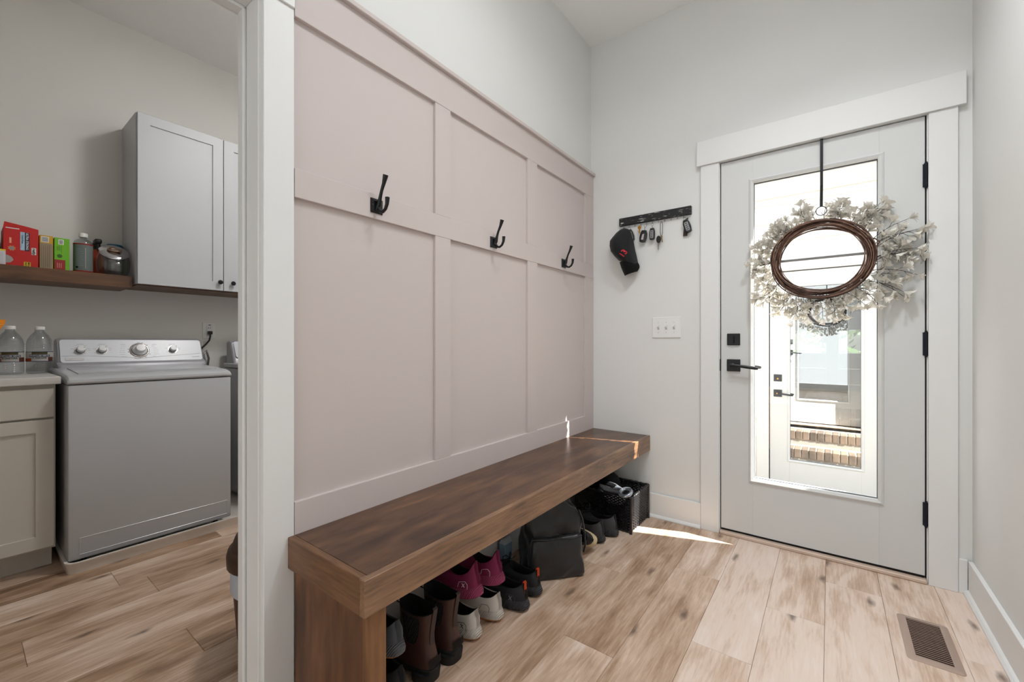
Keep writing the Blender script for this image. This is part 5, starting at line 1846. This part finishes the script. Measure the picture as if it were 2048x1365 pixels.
# top pan with rolled front edge
sec = [(WX0, 0.866), (WX1 + 0.002, 0.866), (WX1 + 0.006, 0.874), (WX1 + 0.004, 0.886), (WX1 - 0.008, 0.896), (WX1 - 0.06, 0.906), (-3.22, 0.922), (WX0, 0.922)]
rows = []
for yy, ins in ((WY0 - 0.002, 0.010), (WY0 + 0.004, 0.003), (WY0 + 0.014, 0.0), (WY1 - 0.014, 0.0), (WY1 - 0.004, 0.003), (WY1 + 0.002, 0.010)):
    rows.append([(x - (ins * 0.4 if x > WX1 - 0.02 else 0), yy, z - (ins if z > 0.88 else 0)) for x, z in sec])
quadstrip(bm, rows, True, True, True)
tp = ws.part('top', bm, ENAMEL, 30)
bm = BM()
sl = lambda x: 0.906 + (0.922 - 0.906) * ((WX1 - 0.06) - x) / ((WX1 - 0.06) + 3.22)
pts4 = [(-2.875, WY0 + 0.045), (-2.875, WY1 - 0.045), (-3.215, WY1 - 0.045), (-3.215, WY0 + 0.045)]
quadstrip(bm, [[(x, y, sl(x) + 0.0003) for x, y in pts4], [(x, y, sl(x) + 0.004) for x, y in pts4], [(x + (0.006 if x < -3 else -0.006), y + (0.006 if y < .6 else -0.006), sl(x) + 0.006) for x, y in pts4]], True, True, True)
ws.part('lid', bm, ENAMEL, 30)
# console: slanted face
cy0, cy1 = 0.336, 1.002
cons = [(-3.43, 0.922), (-3.255, 0.922), (-3.262, 0.938), (-3.305, 0.952), (-3.362, 1.072), (-3.385, 1.084), (-3.43, 1.084)]
bm = BM()
rows = []
for yy, ins in ((cy0, 0.016), (cy0 + 0.006, 0.006), (cy0 + 0.018, 0.0), (cy1 - 0.018, 0.0), (cy1 - 0.006, 0.006), (cy1, 0.016)):
    rows.append([(x - (ins * 0.6 if x > -3.4 else 0), yy, z - (ins if z > 1.0 else 0)) for x, z in cons])
quadstrip(bm, rows, True, True, True)
ws.part('console', bm, mat('console_grey', (168, 168, 174), 0.35, 0.2, var=0.02), 30)
# face panel in the slanted plane
A_, B_ = Vector((-3.305, 0, 0.952)), Vector((-3.362, 0, 1.072))
fu = (B_ - A_)
fl_ = fu.length
fd = fu.normalized()
fn = Vector((fd.z, 0, -fd.x)).normalized()
if fn.x < 0: fn = -fn


def fpt(y, v, h=0.0):
    """point on the console face: v metres up the slope, h off the face"""
    p = A_ + fd * v + fn * h
    return Vector((p.x, y, p.z))


def fplate(bm, outline, h0, h1):
    a = [bm.verts.new(fpt(y, v, h0)) for y, v in outline]
    b = [bm.verts.new(fpt(y, v, h1)) for y, v in outline]
    bm.faces.new(list(reversed(a))); bm.faces.new(b)
    n = len(a)
    for i in range(n):
        bm.faces.new((a[i], a[(i + 1) % n], b[(i + 1) % n], b[i]))


bm = BM(); fplate(bm, rrect(cy0 + 0.014, cy1 - 0.010, -0.004, fl_ + 0.002, 0.014, 5), 0.0, 0.004)
fcp = ws.part('control_panel', bm, ENAMELG, 30)


def flathe(bm, prof, y, v, n=26):
    rings = []
    for r, h in prof:
        rings.append([fpt(y, v, h) + Vector((0, 1, 0)) * (r * math.cos(2 * PI * k / n)) + fd * (r * math.sin(2 * PI * k / n)) for k in range(n)])
    quadstrip(bm, rings, True, True, True)


KN = mat('knob_white', (222, 222, 224), 0.3)
for ky in (0.430, 0.517, 0.842):
    bm = BM(); flathe(bm, [(0.026, 0.004), (0.0255, 0.0055)], ky, 0.070)
    rgk = ws.part('knob_ring', bm, mat('ring_grey', (176, 172, 172), 0.3, 0.4), 40)
    bm = BM(); flathe(bm, [(0.0195, 0.004), (0.0195, 0.008), (0.0185, 0.012)], ky, 0.070)
    kb = ws.part('knob_base', bm, mat('knob_grey', (128, 124, 122), 0.35, 0.3), 40)
    bm = BM(); flathe(bm, [(0.0175, 0.010), (0.0172, 0.028), (0.0155, 0.031), (0.004, 0.0315)], ky, 0.070)
    ws.part('knob', bm, KN, 40, parent=kb)
    bm = BM(); fplate(bm, [(ky + 0.009, 0.0735), (ky + 0.0145, 0.0755), (ky + 0.0145, 0.0775), (ky + 0.009, 0.0755)], 0.0315, 0.0325)
    ws.part('knob_mark', bm, INKK, parent=kb)
ky = 0.680
bm = BM(); flathe(bm, [(0.046, 0.004), (0.046, 0.008), (0.043, 0.010), (0.041, 0.010), (0.041, 0.004)], ky, 0.066, 36)
dl = ws.part('dial_bezel', bm, mat('dial_chrome', (206, 196, 190), 0.15, 0.9), 40)
bm = BM(); flathe(bm, [(0.0405, 0.004), (0.0405, 0.0085)], ky, 0.066, 36)
ws.part('dial_gap', bm, DARKP, 40, parent=dl)
bm = BM(); flathe(bm, [(0.0365, 0.0085), (0.036, 0.014), (0.030, 0.020), (0.024, 0.022)], ky, 0.066, 36)
ws.part('dial_skirt', bm, KN, 40, parent=dl)
bm = BM(); flathe(bm, [(0.0245, 0.018), (0.0235, 0.040), (0.021, 0.044), (0.004, 0.0445)], ky, 0.066, 30)
ws.part('dial_knob', bm, KN, 40, parent=dl)
# faint legend strokes around the knobs (not legible in the photograph)
bm = BM()
LEG = random.Random(5)
def stroke(y, v, w, h=0.0015):
    fplate(bm, [(y, v), (y + w, v), (y + w, v + h), (y, v + h)], 0.004, 0.0044)
for kk in (0.430, 0.517, 0.842):
    stroke(kk - 0.014, 0.106, 0.028)
    for a in (-2.6, -3.4, 0.3, 0.0, 1.0, 2.0):
        stroke(kk + 0.034 * math.cos(a) - 0.006, 0.070 + 0.032 * math.sin(a), 0.012, 0.001)
for s in (-1, 1):
    stroke(0.680 + s * 0.072 - 0.011, 0.104, 0.022)
    for q in range(6):
        wv_ = LEG.uniform(0.014, 0.026)
        y_ = 0.680 + s * (0.060 if q in (0, 5) else 0.066)
        stroke(y_ - wv_ if s < 0 else y_, 0.094 - q * 0.0135, wv_, 0.001)
stroke(0.672, 0.118, 0.014, 0.002)
stroke(0.652, 0.012, 0.022, 0.0015)
stroke(0.935, 0.016, 0.042, 0.002)
lg = ws.part('legend', bm, mat('legend_grey', (128, 128, 136), 0.5)); lg['kind'] = 'stuff'
bm = BM()
for a in (0.75, 1.25, -0.5, -1.05, -1.6, 3.0, 3.35):
    c, s = 0.052 * math.cos(a), 0.052 * math.sin(a)
    fplate(bm, [(0.680 + c - .0018, 0.066 + s - .0018), (0.680 + c + .0018, 0.066 + s - .0018), (0.680 + c + .0018, 0.066 + s + .0018), (0.680 + c - .0018, 0.066 + s + .0018)], 0.004, 0.0046)
lg = ws.part('dial_marks', bm, INKK); lg['kind'] = 'stuff'
# maker's plate and swoosh lines
bm = BM(); fplate(bm, rrect(0.368, 0.440, 0.008, 0.024, 0.003, 3), 0.004, 0.006)
ws.part('name_plate', bm, mat('plate_silver', (168, 166, 166), 0.3, 0.5))
bm = BM()
P1 = [fpt(0.352 + 0.31 * u, 0.036 - 0.020 * u * u, 0.0042) for u in [k / 12 for k in range(13)]]
P2 = [fpt(0.664 + 0.32 * u, 0.010 + 0.030 * u ** 0.8, 0.0042) for u in [k / 12 for k in range(13)]]
tube(bm, P1, 0.0011, 5); tube(bm, P2, 0.0011, 5)
ws.part('swoosh', bm, mat('swoosh_grey', (186, 180, 180), 0.3, 0.3), 60)

dr = Thing('dryer', 'white clothes dryer mostly hidden by the door jamb', 'dryer', (-3.1, 1.48, 0.0085))
DY0_, DY1_ = 1.155, 1.815
for x in (-3.37, -2.86):
    for y in (DY0_ + .06, DY1_ - .06):
        bm = BM(); lathe(bm, [(0.020, 0.0085), (0.020, 0.018), (0.010, 0.020), (0.010, 0.05)], (x, y, 0), 'Z', 14)
        dr.part('foot', bm, RUBBER, 40)
bm = BM(); box(bm, WX0, WX1, DY0_, DY1_, 0.040, 0.884, r=0.008, seg=2)
dr.part('body', bm, mat('dryer_side', (176, 178, 182), 0.3), 30)
bm = BM(); box(bm, WX0, WX1 + 0.004, DY0_ - 0.003, DY1_ + 0.003, 0.886, 0.918, r=0.010, seg=3)
dr.part('top', bm, ENAMEL, 30)
bm = BM()
rows = []
for yy, ins in ((DY0_ + 0.02, 0.016), (DY0_ + 0.026, 0.006), (DY0_ + 0.038, 0.0), (DY1_ - 0.03, 0.0), (DY1_ - 0.02, 0.014)):
    rows.append([(x - (ins * 0.6 if x > -3.4 else 0), yy, z - (ins if z > 1.0 else 0)) for x, z in [(-3.43, 0.918), (-3.29, 0.918), (-3.31, 0.945), (-3.362, 1.062), (-3.385, 1.074), (-3.43, 1.074)]])
quadstrip(bm, rows, True, True, True)
dr.part('console', bm, MATS['console_grey'], 30)
bm = BM()
fplate(bm, rrect(DY0_ + 0.036, DY1_ - 0.03, 0.004, fl_ - 0.006, 0.012, 5), -0.004, 0.003)
dr.part('control_panel', bm, ENAMELG, 30)

ot = Thing('wall_outlet', 'white wall outlet above the washer', 'outlet', (XL, 1.096, 1.145))
ot.box('plate', (XL, XL + 0.006, 1.057, 1.137, 1.088, 1.204), WHITEP, r=0.002)
ot.box('receptacle', (XL + 0.006, XL + 0.008, 1.080, 1.114, 1.108, 1.186), WHITEP, r=0.003)
for z in (1.165, 1.129):
    for y in (1.090, 1.102):
        ot.box('slot', (XL + 0.008, XL + 0.0085, y - 0.0012, y + 0.0012, z - 0.006, z + 0.006), INKK)
ot.box('test_button', (XL + 0.008, XL + 0.010, 1.090, 1.104, 1.182, 1.187), INKK)
pc = Thing('power_cord', 'black plug and cord running from outlet behind washer', 'cord', (XL + 0.01, 1.096, 1.129))
bm = BM(); box(bm, XL + 0.0085, XL + 0.034, 1.083, 1.109, 1.118, 1.142, r=0.005, seg=2)
pc.part('plug', bm, DARKP, 40)
bm = BM()
tube(bm, [(XL + 0.025, 1.096, 1.122), (XL + 0.03, 1.094, 1.10), (XL + 0.03, 1.088, 1.075), (XL + 0.028, 1.070, 1.050), (XL + 0.026, 1.050, 1.028), (XL + 0.026, 1.030, 1.00), (XL + 0.03, 1.01, 0.95), (XL + 0.03, 1.0, 0.86)], 0.0055, 8)
pc.part('cord', bm, DARKP, 60)
hs = Thing('hose_loop', 'coiled braided steel hose between washer and dryer', 'hose', (XL + 0.03, 1.06, 0.90))
bm = BM()
tube(bm, [(XL + 0.03, 1.075, 0.86), (XL + 0.03, 1.085, 0.95), (XL + 0.035, 1.070, 1.005), (XL + 0.04, 1.050, 0.98), (XL + 0.04, 1.045, 0.90), (XL + 0.04, 1.04, 0.80)], 0.007, 8)
hs.part('hose', bm, STEEL, 60)
bm = BM(); lathe(bm, [(0.010, -0.012), (0.010, 0.012)], (XL + 0.03, 1.075, 0.865), 'Z', 6)
hs.part('coupling_nut', bm, STEEL)

# ------------------------------------------------------------------ waste bin
BR = mat('bin_brown', (58, 34, 22), 0.5, var=0.08)
wb = Thing('waste_bin', 'dark brown swing-lid waste bin behind the door jamb', 'bin', (-1.600, 0.702, 0))
c = (-1.600, 0.702, 0)
bm = BM(); lathe(bm, [(0.106, 0.0), (0.114, 0.006), (0.132, 0.240), (0.134, 0.290), (0.130, 0.290), (0.109, 0.01)], c, 'Z', 32, True, True, sx=1.0)
wb.part('body', bm, BR, 50)
bm = BM(); lathe(bm, [(0.133, 0.205), (0.1345, 0.200), (0.137, 0.208), (0.1365, 0.250), (0.139, 0.295), (0.136, 0.298)], c, 'Z', 32, False, False)
wb.part('bag_rim', bm, mat('bin_bag', (186, 194, 204), 0.5, var=0.08, scale=30, bump=0.4), 50)
bm = BM(); lathe(bm, [(0.141, 0.285), (0.147, 0.290), (0.148, 0.325), (0.143, 0.345), (0.134, 0.350)], c, 'Z', 32, False, False)
wb.part('collar', bm, BR, 50)
bm = BM(); lathe(bm, [(0.136, 0.346), (0.134, 0.352), (0.122, 0.385), (0.095, 0.415), (0.055, 0.435), (0.01, 0.442)], c, 'Z', 32, True, True)
wb.part('swing_lid', bm, BR, 50)
